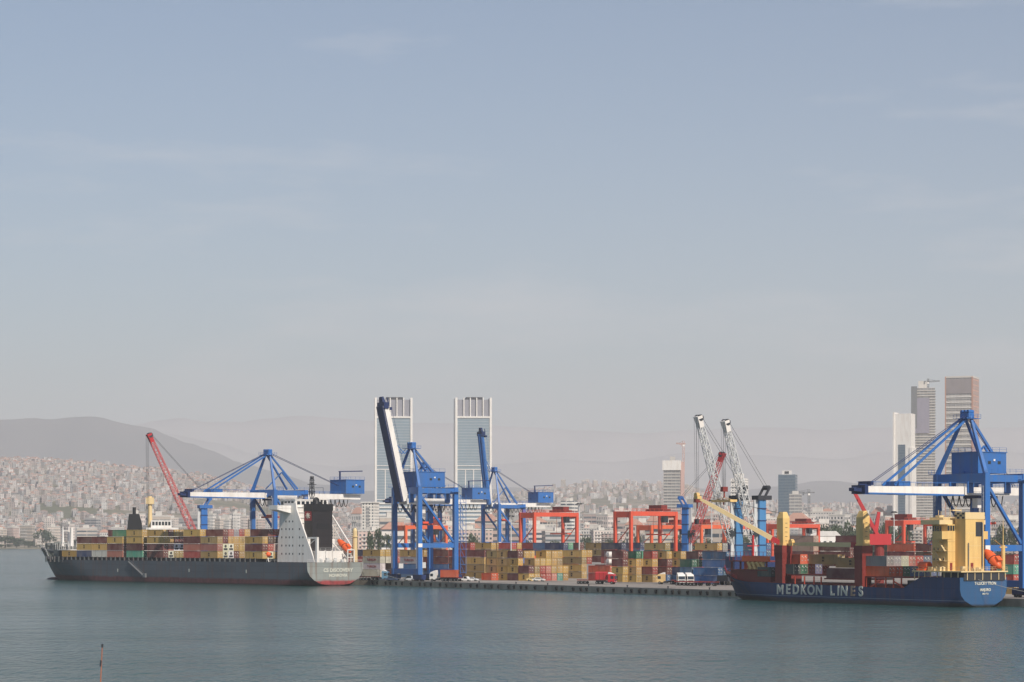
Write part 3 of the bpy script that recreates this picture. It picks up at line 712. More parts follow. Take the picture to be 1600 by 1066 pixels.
mb = MB(); railing(mb, [(7, 6.5, 11.5), (12.3, 6.5, 11.5)], 1.0, 1.2, .05); railing(mb, [(7, 6.5, 14), (12.3, 6.5, 14)], 1.0, 1.2, .05); mb.box(7, 12.3, 5.7, 6.6, 11.4, 11.5); mb.box(7, 12.3, 5.7, 6.6, 13.9, 14); mb.build('side_walkway', M['cream'], hs)
mb = MB(); mb.tube((2.7, -2.2, 9), (2.7, -2.2, 21), .16, 0, 6); mb.tube((2.7, 2.4, 9), (2.7, 2.4, 16), .12, 0, 6); mb.build('pipe', M['steel'], fn2)
mb = MB(); mb.box(7.5, 14.5, -7.7, 7.7, 20.6, 21.7); mb.box(8.5, 13.5, -5.6, 5.6, 21.7, 22.4); mb.build('wheelhouse_roof', M['cream'], hs)
mb = MB(); pass
many('bridge_wing', [(6.6, 9.4, 4.2, 7.7, 16.9, 18.9), (6.6, 9.4, -7.7, -4.2, 16.9, 18.9)], YW, hs)
many('wheelhouse_window', [(9 + i * .9, 9.6 + i * .9, 5.71, 5.76, 18.9, 20.2) for i in range(4)] + [(6.63, 6.69, 3.5 + i * .8, 4.1 + i * .8, 19, 20.3) for i in range(3)], M['glass'], hs)
many('porthole', [(x, x + .5, 5.71, 5.75, z, z + .55) for x in (8, 10, 11.5) for z in (11.6, 14.2)], M['glass'], hs)
mb = MB()
for x, y, h in ((10, 0, 3), (11.4, 4.5, 2), (9.4, 5.5, 1.7), (12.4, -4, 2.4), (8.6, 3.2, 2.6)): mb.bar((x, y, 21.5), (x, y, 22.2 + h), .12)
mb.box(9.6, 10.4, -1.4, 1.4, 24, 24.3); mb.box(11, 12.4, 3, 4.6, 21.7, 22.9); railing(mb, [(7.6, 7.6, 21.7), (14.4, 7.6, 21.7)], 1.0, 1.4, .06); railing(mb, [(7.6, 7.6, 21.7), (7.6, -7.6, 21.7)], 1.0, 1.4, .06)
mb.build('radar_mast', M['cream'], hs)
mb = MB(); mb.tube((.6, -7.2, 8.9), (.6, -7.2, 15.4), .5, 0, 10); mb.tube((.6, -7.2, 15.4), (.6, -7.2, 21.6), .12, 0, 6, .06); mb.bar((.6, -7.2, 15), (3.6, -7.2, 16.6), .2); mb.bar((.6, -8.4, 14.9), (.6, -6, 14.9), .3)
mb.build('stern_mast', YW, ship2)
lifeboat(s2(1.6, -4.6, 11.9), -Q, R(40), 'orange enclosed lifeboat tilted on the stern of the blue ship beside the yellow superstructure', 6.8)
mb = MB(); mb.bar((5, -3.6, 13.8), (-.6, -3.6, 9.4), .25); mb.bar((5, -5.6, 13.8), (-.6, -5.6, 9.4), .25); mb.bar((5, -4.6, 13.5), (5, -4.6, 9), .3); mb.bar((2, -4.6, 11), (2, -4.6, 9), .3)
mb.build('boat_ramp', M['maroon'], ship2)
mb = MB(); mb.box(13.6, 16.6, 4.4, 7.2, 9, 9.5); mb.tube((13.4, 5.8, 10.3), (16.8, 5.8, 10.3), .95, 0, 12); mb.bar((13.2, 4.6, 9), (13.2, 4.6, 13.2), .2); mb.bar((13.2, 4.6, 13.1), (16.6, 4.6, 13.1), .2)
mb.build('rescue_boat_cradle', M['orange'], ship2)
mb = MB()
for i in range(14): x = random.uniform(7, 12); y = random.uniform(5.8, 7.2); mb.box(x, x + random.uniform(.4, .9), y, y + .6, 9, 9 + random.uniform(.5, 1.2))
for i in range(8): y = random.uniform(-3, 6); mb.box(.4, 1.4, y, y + .8, 9, 9 + random.uniform(.5, 1.2))
mb.build('deck_gear', M['cream'], ship2)
# hatch coamings, pontoons, fore gear
mb = MB(); mb.box(24, 82, -5.6, 5.6, 3.2, 5.2); mb.box(22, 37.2, -7.2, 6.6, 6.95, 7.28); mb.box(40.8, 54, -6.6, 6.4, 6.2, 6.58); mb.box(54.2, 69.8, -7.2, 6.5, 7.1, 7.48); mb.build('hatch_cover', M['maroon'], ship2)
many('support_post', [(x, x + .3, 6.3, 6.6, 4.0, 6.95) for x in (23, 26, 29, 33, 36.6, 55, 58, 62, 66)], M['rtg'], ship2)
mb = MB(); mb.bar((21, 6.7, 4.2), (26, 6.7, 6.2), .3); mb.bar((31, 6.7, 6.2), (35, 6.7, 4.4), .3); mb.build('brace', M['rtg'], ship2)
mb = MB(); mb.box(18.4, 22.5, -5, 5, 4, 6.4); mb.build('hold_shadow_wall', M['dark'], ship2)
mb = MB(); mb.box(78, 96, -5.4, 5.6, 5.0, 8.2); mb.box(79, 96.5, -5.6, 6.0, 8.2, 8.5); mb.box(80, 97, -5, 5.2, 10.6, 10.95); 
for x in (80.5, 84.4, 88.3, 92.2, 96.2): mb.box(x, x + .4, 4.6, 5.0, 8.5, 10.6)
mb.build('fore_house', M['maroon'], ship2)
mb = MB(); mb.box(79, 91, 4.9, 5.5, 10.7, 12.2); mb.build('cargo_beam', M['orange'], ship2)
for i in range(4): MB().tube((81 + i * 2, 5.2, 8.5), (82.4 + i * 2, 5.2, 10.5), .5, 0, 10).tube((82.4 + i * 2, 5.2, 8.6), (81 + i * 2, 5.2, 10.5), .25, 0, 6).build('yellow_fitting', M['yellow'], ship2)
mb = MB(); railing(mb, [(80, 5.2, 10.95), (97, 5.2, 10.95)], 2.4, 1.6, .09); railing(mb, [(r[-1][0], max(.1, r[-1][1] * .95), r[-1][2] - .1) for r in grid2[-17:]], 1.0, 2, .05)
mb.bar((93, 0, 8.5), (93, 0, 18), .5); mb.bar((93, -2, 15), (93, 2, 15), .25); mb.build('fore_rail', M['red'], ship2)
mb = MB()
for i in range(9): x = random.uniform(26, 76); mb.box(x, x + random.uniform(1, 2.6), 5.9, 6.6, 3.6, 3.6 + random.uniform(.6, 1.8))
mb.build('deck_machinery', M['maroon'], ship2)
def deck_crane(x, jib_end, steep):
    y = 5.9 if True else 0
    mb = MB(); mb.loft([[(x + a * w_, y + b * w_, z) for a, b in ((-1,-1),(1,-1),(1,1),(-1,1))] for w_, z in ((1.55, 3.4), (1.55, 11.5), (1.75, 13.2), (1.75, 15.2))])
    ped = mb.build('crane_pedestal', M['maroon'], ship2)
    mb = MB(); mb.loft([[(x + a * w_, y + b * w_ * .85, z) for a, b in ((-1,-1),(1,-1),(1,1),(-1,1))] for w_, z in ((1.35, 15.2), (1.35, 22.6), (.9, 24.0), (.75, 24.3))])
    mb.box(x - 1.5, x + 1.5, y - 1.3, y + 1.3, 15.2, 15.6); post = mb.build('crane_post', YW, ped)
    many('ladder_rung', [(x - 1.42, x - 1.36, y - .35, y + .35, z, z + .1) for z in (16.4, 17.6, 18.8, 20, 21.2)], M['dark'], post)
    a = Vector((x, y, 15.4)); d = jib_end - a; 
    mb = MB(); mb.bar(a + d * .03, a + d * .13, 1.5, 1.3, 0, 1.7, 1.3); mb.bar(a + Vector((0, 0, -1)), a + d * .10, .5, .5); jf = mb.build('jib_foot', M['red'], ped)
    mb = MB(); mb.bar(a + d * .13, a + d * .8, 1.7, 1.25, 0, 1.5, 1.05); mb.bar(a + d * .8, a + d, 1.4, 1.0, 0, .8, .6); jb = mb.build('jib', M['cream'], ped)
    mb = MB(); mb.tube(jib_end + Vector((0, -.5, .5)), jib_end + Vector((0, .5, .5)), .8, 0, 10); mb.box(jib_end.x - 1.2, jib_end.x + .4, jib_end.y - .7, jib_end.y + .7, jib_end.z - .5, jib_end.z + .3); mb.build('jib_head', YW, jb)
    mb = MB()
    for k in (-.4, .4): mb.tube((x, y + k, 23.8), jib_end + Vector((0, k, .7)), .035, 0, 4)
    if steep: mb.tube(jib_end, jib_end + Vector((0, 0, -6)), .08, 0, 4); mb.box(jib_end.x - .4, jib_end.x + .4, jib_end.y - .4, jib_end.y + .4, jib_end.z - 7.4, jib_end.z - 6)
    mb.build('hoist_rope', M['dark'], ped)
def loc2(v): d = v - T0; return Vector((d.x * Q.x + d.y * Q.y, d.x * -Q.y + d.y * Q.x, d.z))
deck_crane(72.0, loc2(P(1089, 777, 668)), True)
deck_crane(38.8, Vector((69.0, 5.4, 15.6)), False)
# cargo of the blue ship
def put2(x, row, z, k, lab, Lc=12.19): container(frame(s2(x, 6.3 - row * 2.5, z), Q), k, Lc, lab + ' aboard the blue ship', 'containers aboard the blue ship')
for r in range(8): k = 'eewprsss'[r]; put2(29, r, 9.95, k, '%s container in the upper tier, %d from the side,' % (CC[k][1], r + 1), 12.19 if r == 0 else 6.06)
for r in range(8): k = 'OOgbbsse'[r]; put2(28.4, r, 7.3, k, '%s container in the lower tier, %d from the side,' % (CC[k][1], r + 1), 6.06 if r else 12.19)
for r in range(8): k = 'kgpsrxpp'[r]; put2(67, r, 7.5, k, '%s container between the two deck cranes, place %d,' % (CC[k][1], r + 1), 6.06)
put2(41, 0, 6.6, 'm', 'big maroon container beside the second deck crane'); put2(43.2, 2, 9.3, 'o', 'mustard container behind the big maroon one')
put2(67, 4, 10.15, 's', 'slate blue container on the second tier between the cranes'); put2(56, 4, 9.6, 'r', 'red container on the second tier amidships', 6.06); put2(62.2, 4, 9.6, 'x', 'pale pink container on the second tier amidships', 6.06)
put2(54.5, 2, 10.15, 'o', 'mustard container on the second tier between the cranes'); put2(67.2, 1, 10.15, 'O', 'orange red container on the second tier by the first crane', 6.06)
put2(77.4, .2, 6.6, 'k', 'dark teal container just forward of the first crane pedestal', 6.06)
put2(86, 1, 8.5, 'O', 'orange red container on the fore deck', 6.06)

# mooring lines
def rope(name, a, b, sag, label, r=.06):
    pts = [a.lerp(b, i / 12) - Vector((0, 0, sag * 4 * (i / 12) * (1 - i / 12))) for i in range(13)]
    o = MB().path(pts, r).build(name, M['rope']); tag(o, label, 'mooring line', 'mooring lines')
rope('mooring_line', s2(-.1, 2, 6.9), R0 - Q * 26 + QI * .6 + Vector((0, 0, 2.4)), 1.2, 'pale mooring line from the blue stern down to the quay')
rope('mooring_line', s1(0, -12, 8.2), R0 + Q * 312 + QI * .6 + Vector((0, 0, 2.3)), 1.0, 'pale mooring line from the grey ship stern to the quay')

# ------------------------------------------------------------------ ship-to-shore gantry cranes: x to the water, y along the quay, z up
def sts(org, axis, label, span=18, gauge=15, boom=36, raised=None, zt=34.5, zb=30.2, za=52, back=16, house='mid', hook=None, bmat='white'):
    t = thing('gantry_crane', org, label, 'gantry crane', axis, 'blue ship-to-shore gantry cranes'); t.scale = (1, -1, 1)
    B = M['blue']; w_ = 1.5; g = -gauge; y1 = span; ym = span / 2
    for x, nm in ((0, 'leg'), (g, 'leg')):
        for y in (0, y1):
            mb = MB(); mb.bar((x, y, 2.2), (x, y, zt), w_, w_ * 1.15, 0, w_ * 1.0, w_ * 1.1); lg = mb.build('leg', B, t)
            mb = MB(); mb.box(x - .9, x + .9, y - 3.2, y + 3.2, .9, 2.4)
            for k in (-2.6, -1.2, 1.2, 2.6): mb.tube((x - .35, y + k, .5), (x + .35, y + k, .5), .5, 1, 10)
            mb.box(x - .5, x + .5, y - 3.5, y + 3.5, .6, 1.2); mb.build('bogie', [M['navy_steel'], M['dark']], lg)
    for x in (0, g): MB().box(x - .7, x + .7, -.5, y1 + .5, 2.6, 4.4).build('sill_beam', B, t)
    for x in (0, g): MB().box(x - .75, x + .75, -.7, y1 + .7, zt - 2.2, zt + .2).build('portal_beam', B, t)
    for y in (0, y1):
        MB().box(g + .7, -.7, y - .5, y + .5, 12, 13.6).build('tie_beam', B, t)
        MB().box(g + .7, -.7, y - .55, y + .55, zt - 2.0, zt - .2).build('top_beam', B, t)
        mb = MB(); mb.bar((-.6, y, zt - 3), (g + .8, y, 14), .75, .75); mb.build('diagonal_brace', B, t)
    for x in (0,): 
        mb = MB(); mb.box(-.82, -.76 + 1.6, -.82, -.7, 12.2, 13.5); mb.build('white_plate', M['white'], t)
    for y in (0, y1):
        mb = MB()
        for dx in (-.25, .25): mb.bar((1.05 + .1, y + dx, 4.5), (1.05, y + dx, zt - 3), .07)
        for k in range(24): z = 5 + k * (zt - 9) / 24; mb.bar((1.12, y - .25, z), (1.12, y + .25, z), .05)
        mb.build('ladder', M['palewhite'], t)
    for z in (13.7, zt + .25):
        for x in (0, g):
            mb = MB(); mb.box(x - 1.5, x + 1.5, y1 + .7, y1 + 1.7, z, z + .12); railing(mb, [(x - 1.5, y1 + 1.7, z), (x + 1.5, y1 + 1.7, z)], 1.1, 1.0, .06); mb.build('leg_platform', B, t)
    many('power_cabinet', [(g + 2, g + 5, y1 - .3, y1 + .9, 4.5, 6.6), (-3.5, -1.6, y1 - .3, y1 + .8, 4.5, 6.2)], M['palewhite'], t)
    # upper A-frame
    ax = -2.0
    for y in (0, y1): MB().bar((0, y, zt), (ax, ym + (-1.2 if y == 0 else 1.2), za), .95, 1.1, 0, .6, .7).build('mast_leg', B, t)
    for y in (-1, 1): MB().bar((ax - .3, ym + y, za - .5), (g + 1, ym + y * 3.4, zt + .6), .6).build('back_stay', B, t)
    mb = MB(); mb.box(ax - .9, ax + .9, ym - 1.6, ym + 1.6, za - .6, za + .9)
    for k in (-1.2, 0, 1.2): mb.tube((ax - .9, ym + k, za + 1.1), (ax + .9, ym + k, za + 1.1), .5, 0, 10)
    mb.box(ax - 2.4, ax + 2.4, ym - 2.6, ym + 2.6, za - .75, za - .6); railing(mb, [(ax - 2.4, ym - 2.6, za - .6), (ax + 2.4, ym - 2.6, za - .6), (ax + 2.4, ym + 2.6, za - .6)], 1.0, 1.2, .06); mb.build('apex_sheave_frame', B, t)
    # fixed girder between legs and back reach
    mb = MB()
    for y in (ym - 2.6, ym + 2.6): mb.box(g - back, 1.5, y - .5, y + .5, zb - 1.1, zb + .9)
    for k in range(int((back + gauge) / 5)): x = -3 - k * 5; mb.box(x - .3, x + .3, ym - 2.2, ym + 2.2, zb - .6, zb + .4)
    gd = mb.build('girder', M['white'], t)
    mb = MB()
    for y in (ym - 3.4, ym + 3.4): railing(mb, [(1.2, y, zb + .9), (g - back, y, zb + .9)], 1.1, 2.5, .06)
    mb.build('walkway_rail', B, gd)
    mb = MB()                                                    # festoon cable loops
    x = g - back + 1.0; n = 0
    while x < 1:
        pts = [(x + 2.2 * i / 6, ym + 3.6, zb - 1.0 - 3.0 * math.sin(math.pi * i / 6) ** .7) for i in range(7)]; mb.path(pts, .15); x += 2.2
    mb.build('festoon_cable', M['black'], gd)
    many('girder_hanger', [(x - 1, x + 1, y - .25, y + .25, zb - .6, zt - 1.8) for x in (0, g) for y in (ym - 3.35, ym + 3.35)], B, gd)
    # boom
    if raised is None: d = Vector((1, 0, 0))
    else: d = Vector((math.cos(raised), 0, math.sin(raised)))
    nrm = Vector((-d.z, 0, d.x)); a = Vector((1.6, 0, zb))
    mb = MB()
    bw = 2.3 if raised is None else 1.7 if bmat == 'white' else 1.3
    for y in (ym - bw, ym + bw): mb.bar(a + Vector((0, y, 0)), a + Vector((0, y, 0)) + d * boom, 1.0, 2.1 if raised is None else 2.7 if bmat == 'white' else 1.2, 0, .9, 1.6 if raised is None else 2.4 if bmat == 'white' else 1.0)
    for k in range(1, 8): c = a + d * (boom * k / 8) + Vector((0, ym, 0)); mb.bar(c + Vector((0, -2, 0)), c + Vector((0, 2, 0)), .4)
    bo = mb.build('boom', M[bmat], t)
    mb = MB()
    for y in (ym - bw, ym + bw): mb.bar(a + Vector((0, y, 0)) + nrm * (-1.15), a + Vector((0, y, 0)) + d * boom + nrm * -.95, 1.15, .35)
    if raised is not None:
        if bmat != 'white':
            for k in range(12): c1 = a + d * (boom * k / 12); c2 = a + d * (boom * (k + 1) / 12); mb.bar(c1 + Vector((0, ym - bw, 0)), c2 + Vector((0, ym + bw, 0)), .35)
        b0 = a + Vector((0, ym - (bw + .5 if bmat == 'white' else .3), 0)) - nrm * 1.65; wv = Vector((0, 2 * bw + 1 if bmat == 'white' else .6, 0)); mb.prism([b0, b0 + wv, b0 + wv + d * boom, b0 + d * boom], nrm * .28)
    for y in (ym - bw - .6, ym + bw + .6):
        p = a + nrm * 1.0 + Vector((0, y, 0))
        for hh in (1.0,): mb.bar(p + nrm * hh, p + d * (boom - 1) + nrm * hh, .07)
        for k in range(14): mb.bar(p + d * (boom * k / 14), p + d * (boom * k / 14) + nrm, .06)
    mb.build('boom_underside_frame', M['navy_steel'] if raised is not None and bmat == 'white' else B, bo)  # raised white boom: shade of its underside put in as navy
    mb = MB(); e = a + d * boom + Vector((0, ym, 0))
    mb.bar(e + Vector((0, -2.6, 0)), e + Vector((0, 2.6, 0)), 2.0, 2.2); mb.bar(e, e + d * 3.2, 3.2, 1.4, 0, 2, .8); mb.bar(e + nrm * 1.2 + Vector((0, -2, 0)), e + nrm * 1.2 + d * 2.5 + Vector((0, -2, 0)), .3); mb.bar(e - d * 1.5 + nrm * 1.6 + Vector((0,-2.4,0)), e - d * 1.5 + nrm * 1.6 + Vector((0, 2.4, 0)), 1.0)
    mb.build('boom_tip', M['navy_steel'], bo)
    if raised is None:
        for y in (-1.2, 1.2): MB().bar((ax, ym + y, za), a + d * boom * .72 + Vector((0, ym + y * 1.9, 1.2)), .38, .55).build('fore_stay', B, t)
        MB().box(boom * .62, boom * .74, ym - 2.8, ym + 2.8, zb + 1.0, zb + 2.2).build('stay_bracket', B, bo)
    else:
        m1 = Vector((ax + 2, ym, za - 1)); e1 = a + d * boom * .62 + Vector((0, ym, 0)) - nrm * -.8
        mb = MB()
        for y in (-1, 1): mid = (m1 + e1) / 2 + Vector((-1.5, y, -3)); mb.bar(m1 + Vector((0, y, 0)), mid, .22); mb.bar(mid, e1 + Vector((0, y, 0)), .22)
        mb.build('fore_stay', B, t)
    mb = MB()
    for y in (ym - .8, ym + .8): mb.tube((ax, y, za + .4), (g - back + .5, y * .5 + ym * .5, zb + 1.4), .1, 0, 4)
    if raised is None:
        for y in (ym - .5, ym + .5): mb.tube((ax, y, za + .4), (boom * .97, y, zb + 1.4), .09, 0, 4)
    for x in (g * .5, g - back * .4): mb.bar((x, ym - 2.6, zb + 1), (x, ym - 2.6, zb + 3.4), .12); mb.bar((x, ym - 2.6, zb + 3.4), (x, ym + 2.6, zb + 3.4), .12)
    mb.build('stay_rope', M['navy_steel'], t)
    mb = MB(); mb.bar((g - .4, ym, zt + .5), ((ax + g) / 2 - .4, ym, (za + zt) / 2), .5); mb.bar(((ax + g) / 2 - .4, ym, (za + zt) / 2), (-1, ym, zt + .5), .35); mb.build('mast_strut', B, t)
    # machinery house
    hx0, hx1 = (g + 2.0, -1.2) if house == 'mid' else (g - back - .5, g - back + 9)
    hz = zt + .3 if house == 'mid' else zb + 1.2
    mb = MB(); mb.box(hx0, hx1, ym - 5, ym + 5, hz, hz + 5.4); mb.box(hx0 - .2, hx1 + .2, ym - 5.2, ym + 5.2, hz + 5.4, hz + 5.6); mh = mb.build('machinery_house', B, t)
    many('house_window', [(hx0 + 2 + i * 3.4, hx0 + 3 + i * 3.4, ym - 5.06, ym - 5.01, hz + 2.4, hz + 3.2) for i in range(2)], M['glass'], mh)
    many('lamp', [(hx0 + 4, hx0 + 4.6, ym - 5.2, ym - 5.01, hz + 3.2, hz + 3.7)], M['white'], mh)
    mb = MB(); railing(mb, [(hx0, ym - 5.1, hz + 5.6), (hx1, ym - 5.1, hz + 5.6), (hx1, ym + 5.1, hz + 5.6), (hx0, ym + 5.1, hz + 5.6)], 1.1, 2.2, .06); mb.build('roof_rail', B, mh)
    if house != 'mid': mb = MB(); mb.bar((hx1 - 1, ym, hz + 5.4), (hx1 - 1, ym, hz + 9), .5); mb.bar((hx1 - .5, ym, hz + 8.8), (hx0 - 3, ym, hz + 9.2), .4); mb.build('service_jib', M['navy_steel'], mh)
    mb = MB(); mb.box(g - .9, g + 2.5, -1.8, -.9, zt - 1.5, zt - 1.3); railing(mb, [(.8, -.9, zt + .2), (g - .8, -.9, zt + .2)], 1.1, 2, .06); mb.build('access_platform', B, t)
    # stair tower at the landside near leg
    mb = MB(); x = g - 2.4
    for k in range(10):
        z = 3 + k * 2.8; mb.bar((x - .8, -.9, z), (x + .8, -.9, z + 2.8), .12); mb.box(x - 1.2, x + 1.2, -1.5, -.5, z, z + .1)
    for dx in (-1.2, 1.2): mb.bar((x + dx, -1.4, 2.6), (x + dx, -1.4, 31), .14)
    mb.build('stair_tower', B, t)
    # trolley, cab, spreader
    tx = hook if hook is not None else -gauge * .45
    mb = MB(); mb.box(tx - 2.6, tx + 2.6, ym - 2.8, ym + 2.8, zb - 1.9, zb - 1.2); tr_ = mb.build('trolley', M['navy_steel'], t)
    mb = MB(); mb.box(tx + .5, tx + 2.6, ym - 2.6, ym - .6, zb - 4.4, zb - 1.9); mb.build('operator_cab', M['white'], tr_)
    mb = MB()
    for dx in (-1.2, 1.2):
        for dy in (-1.5, 1.5): mb.bar((tx + dx, ym + dy, zb - 1.6), (tx + dx, ym + dy, zb - 8), .06)
    mb.build('hoist_rope', M['dark'], tr_)
    mb = MB(); mb.box(tx - 1.0, tx + 1.0, ym - 5.6, ym + 5.6, zb - 8.7, zb - 8.1); mb.box(tx - 1.2, tx + 1.2, ym - 2, ym + 2, zb - 8.1, zb - 7.4); mb.build('spreader', M['rtg'], tr_)
    return t
W_ = -QI; W1_ = -AI
q1 = P0 + AI * 3 + A1 * 60
sts((q1.x, q1.y, GZ), W1_, 'blue gantry crane behind the grey ship with its boom lowered over the containers', span=14, gauge=15, boom=35, zt=34, zb=32.0, za=48.4, back=31, house='back', hook=-4)
q2 = R0 + QI * 3 + Q * 306.8
sts((q2.x, q2.y, GZ), W_, 'blue gantry crane with its boom raised beside the grey ship stern', boom=35, raised=R(76.5), za=48.4, zt=33.5, zb=28.8, back=4)
q3 = R0 + QI * 3 + Q * 16.9
sts((q3.x, q3.y, GZ), W_, 'large blue gantry crane with its boom lowered over the yellow superstructure', boom=32, za=47, zt=31.8, zb=27.6, gauge=13, back=6, span=18.2)
p4 = G(780, 1260); sts((p4.x, p4.y, GZ), W_, 'distant blue gantry crane with raised boom in front of the second glass tower', boom=37, raised=R(83), bmat='blue', span=16, za=51, zt=33, zb=33, back=20, house='back')
p5 = G(668, 1150); sts((p5.x, p5.y, GZ), W_, 'blue gantry crane half hidden behind the raised boom crane', boom=15, bmat='blue', span=14, za=50, zt=33, zb=33, back=20, house='back')

# ------------------------------------------------------------------ rubber tyred yard gantries
def rtg(px, D, label, span=23.5, wb=9.5, H=25.5, mat='rtg', house=True):
    o = G(px, D, GZ); t = thing('yard_gantry', o, label, 'yard gantry', YA, 'red yard gantries over the container stacks'); mt = M[mat]
    for y in (0, -span):
        for x in (0, wb): MB().bar((x, y, 2), (x, y, H), 1.0, 1.1, 0, 1.3, 1.1).build('leg', mt, t)
        MB().box(-1, wb + 1, y - .6, y + .6, 1.2, 2.6).build('sill_beam', mt, t)
        MB().box(-.6, wb + .6, y - .5, y + .5, H - 2.4, H - .1).build('end_beam', mt, t)
        mb = MB(); mb.bar((0.4, y, H * .78), (wb - .4, y, H * .5), .3); mb.bar((.4, y, 10), (wb - .4, y, 10), .35); mb.build('brace', mt, t)
        for x in (0, wb):
            w2 = MB()
            for k in (-.9, .9): w2.tube((x + k, y - .35, .75), (x + k, y + .35, .75), .75, 0, 12)
            w2.build('wheel', M['rubber'], t)
    for x in (0, wb): MB().box(x - .55, x + .55, -span + .5, -.5, H - 1.7, H).build('girder', mt, t)
    mb = MB(); railing(mb, [(-.6, 0, H), (-.6, -span, H)], 1.1, 2.2, .06); railing(mb, [(wb + .6, 0, H), (wb + .6, -span, H)], 1.1, 2.2, .06); mb.build('walkway_rail', mt, t)
    ty = -span * random.choice((.2, .78, .84))
    mb = MB(); mb.box(-.4, wb + .4, ty - 2.2, ty + 2.2, H + .2, H + 1.0); mb.box(1, wb - 1, ty - 1.6, ty + 1.6, H + 1, H + 2.6); tr_ = mb.build('trolley', M['maroon'], t)
    mb = MB(); mb.box(-.2, 1.8, ty - 1, ty + 1, H - 4.4, H - 1.8); mb.build('operator_cab', M['glass'], tr_)
    mb = MB(); mb.box(-1.2, wb + 1.2, ty - 1.1, ty + 1.1, H - 9.4, H - 8.8)
    for x in (2, wb - 2): mb.bar((x, ty, H), (x, ty, H - 9), .1)
    mb.build('spreader', mt, tr_)
    if house: mb = MB(); mb.box(1, wb - 1, -span - .4, -span + 1.4, 2.6, 5); mb.build('engine_house', mt, t)
    return t
YA = Vector((-math.cos(R(52)), math.sin(R(52)), 0)); YI = Vector((YA.y, -YA.x, 0))
rtg(835, 1040, 'red yard gantry standing alone over the low stacks right of the distant crane', H=26.5)
rtg(986, 955, 'red yard gantry over the middle stacks with its trolley at the far end', H=26)
rtg(1018, 1120, 'orange red yard gantry seen through the legs of the middle one', H=21.5, mat='rtg2')
rtg(1096, 1100, 'orange red yard gantry behind the big blue containers', H=21.5, mat='rtg2')
rtg(1152, 1180, 'red yard gantry between the two mobile harbour crane towers', H=21.5)
rtg(1222, 1120, 'red yard gantry behind the first yellow deck crane post', H=22)
rtg(634, 1140, 'orange yard gantry framed by the legs of the raised boom crane', H=21.5, mat='rtg2')
rtg(1412, 1020, 'red yard gantry just left of the yellow superstructure', H=23)

# ------------------------------------------------------------------ mobile harbour cranes with lattice booms
def mhc(px, D, tip, label, lat='palewhite', tower='tower_blue', tz=31, hook_drop=None, load=False):
    o = G(px, D, GZ); tp = tip - o; ax = Vector((tp.x, tp.y, 0)).normalized(); t = thing('harbour_crane', o, label, 'mobile crane', ax, 'mobile harbour cranes')
    d = Vector(((tp.x * ax.x + tp.y * ax.y), 0, tp.z))
    mb = MB(); mb.box(-6, 6, -3, 3, 1.2, 3.2)
    for x in (-6, -4, -2, 2, 4, 6):
        for y in (-3, 3): mb.tube((x, y - .4, .7), (x, y + .4, .7), .7, 1, 10)
    mb.build('carriage', [M['dark'], M['rubber']], t)
    mb = MB(); mb.tube((0, 0, 3.2), (0, 0, 5), 2.2, 0, 14); mb.box(-7, 3, -2.6, 2.6, 5, 9.4); mb.build('machinery_house', M['navy_steel'], t)
    mb = MB(); mb.box(-1.35, 1.35, -1.3, 1.3, 9.4, tz - 3)
    tw = mb.build('tower', M[tower], t)
    many('tower_ring', [(-1.5, 1.5, -1.45, 1.45, z, z + .3) for z in (13, 17, 21, 25)], M['navy_steel'], tw)
    mb = MB(); mb.bar((1.9, 0, 9.4), (1.9, 0, tz - 3), .5, 1.6); mb.build('ladder_cage', M['palewhite'], tw)
    mb = MB(); mb.bar((0, -1.6, tz - 3), (-2.6, -1.6, tz + 1), .6); mb.bar((0, 1.6, tz - 3), (-2.6, 1.6, tz + 1), .6); mb.box(-3.4, 2.2, -1.8, 1.8, tz - 3, tz - 1.6)
    for y in (-1, 0, 1): mb.tube((-2.6, y - .3, tz + 1), (-2.6, y + .3, tz + 1), .8, 0, 10)
    mb.build('tower_head', M['dark'] if lat == 'palewhite' else M[tower], tw)
    mb = MB(); mb.box(1.6, 3.6, -1.2, 1.2, 16, 18.6); mb.build('operator_cab', M['glass'], tw)
    foot = Vector((2.2, 0, 13.5)); ln = (d - foot).length
    mb = MB(); mb.lattice(foot, d, 2.6, 1.5, int(ln / 2.4), .16, 0, Vector((0, 1, 0))); bm2 = mb.build('boom', M[lat], t)
    hd = (d - foot).normalized(); mb = MB(); mb.bar(d - hd * 3.2, d + hd * .6, 1.8, 1.6, 0, 2.6, 2.0)
    for y in (-.9, .9): mb.tube((d.x - .3, y - .3, d.z), (d.x - .3, y + .3, d.z), 1.1, 1, 10)
    mb.build('boom_head', [M['red'] if lat != 'palewhite' else M['white'], M['dark']], bm2)
    mb = MB()
    for y in (-.8, .8): mb.tube((-2.6, y, tz + 1), (d.x - .5, y, d.z + .8), .06, 0, 4)
    hz = d.z - (hook_drop or 14)
    for dx, y in ((.4, -.6), (.4, .6), (1.2, -.6), (1.2, .6)): mb.tube((d.x + dx, y, d.z), (d.x + dx * .6, y, hz), .045, 0, 4)
    mb.build('hoist_rope', M['dark'], t)
    mb = MB(); mb.box(d.x - .6, d.x + 1.4, -.7, .7, hz - 1.6, hz); mb.tube((d.x + .4, 0, hz - 3.6), (d.x + .4, 0, hz - 1.6), .3, 0, 8); mb.build('hook_block', M['maroon'], t)
    if load: mb = MB(); mb.box(d.x - 1, d.x + 1.8, -5, 5, hz - 5, hz - 4.2); mb.bar((d.x + .4, 0, hz - 3.4), (d.x + .4, -4, hz - 4.2), .15); mb.bar((d.x + .4, 0, hz - 3.4), (d.x + .4, 4, hz - 4.2), .15); mb.build('grab_frame', M['yellow'], t)
mhc(1152, 800, P(1091, 653, 792), 'white lattice boom harbour crane nearest the red gantries, boom tip higher than its twin', hook_drop=26)
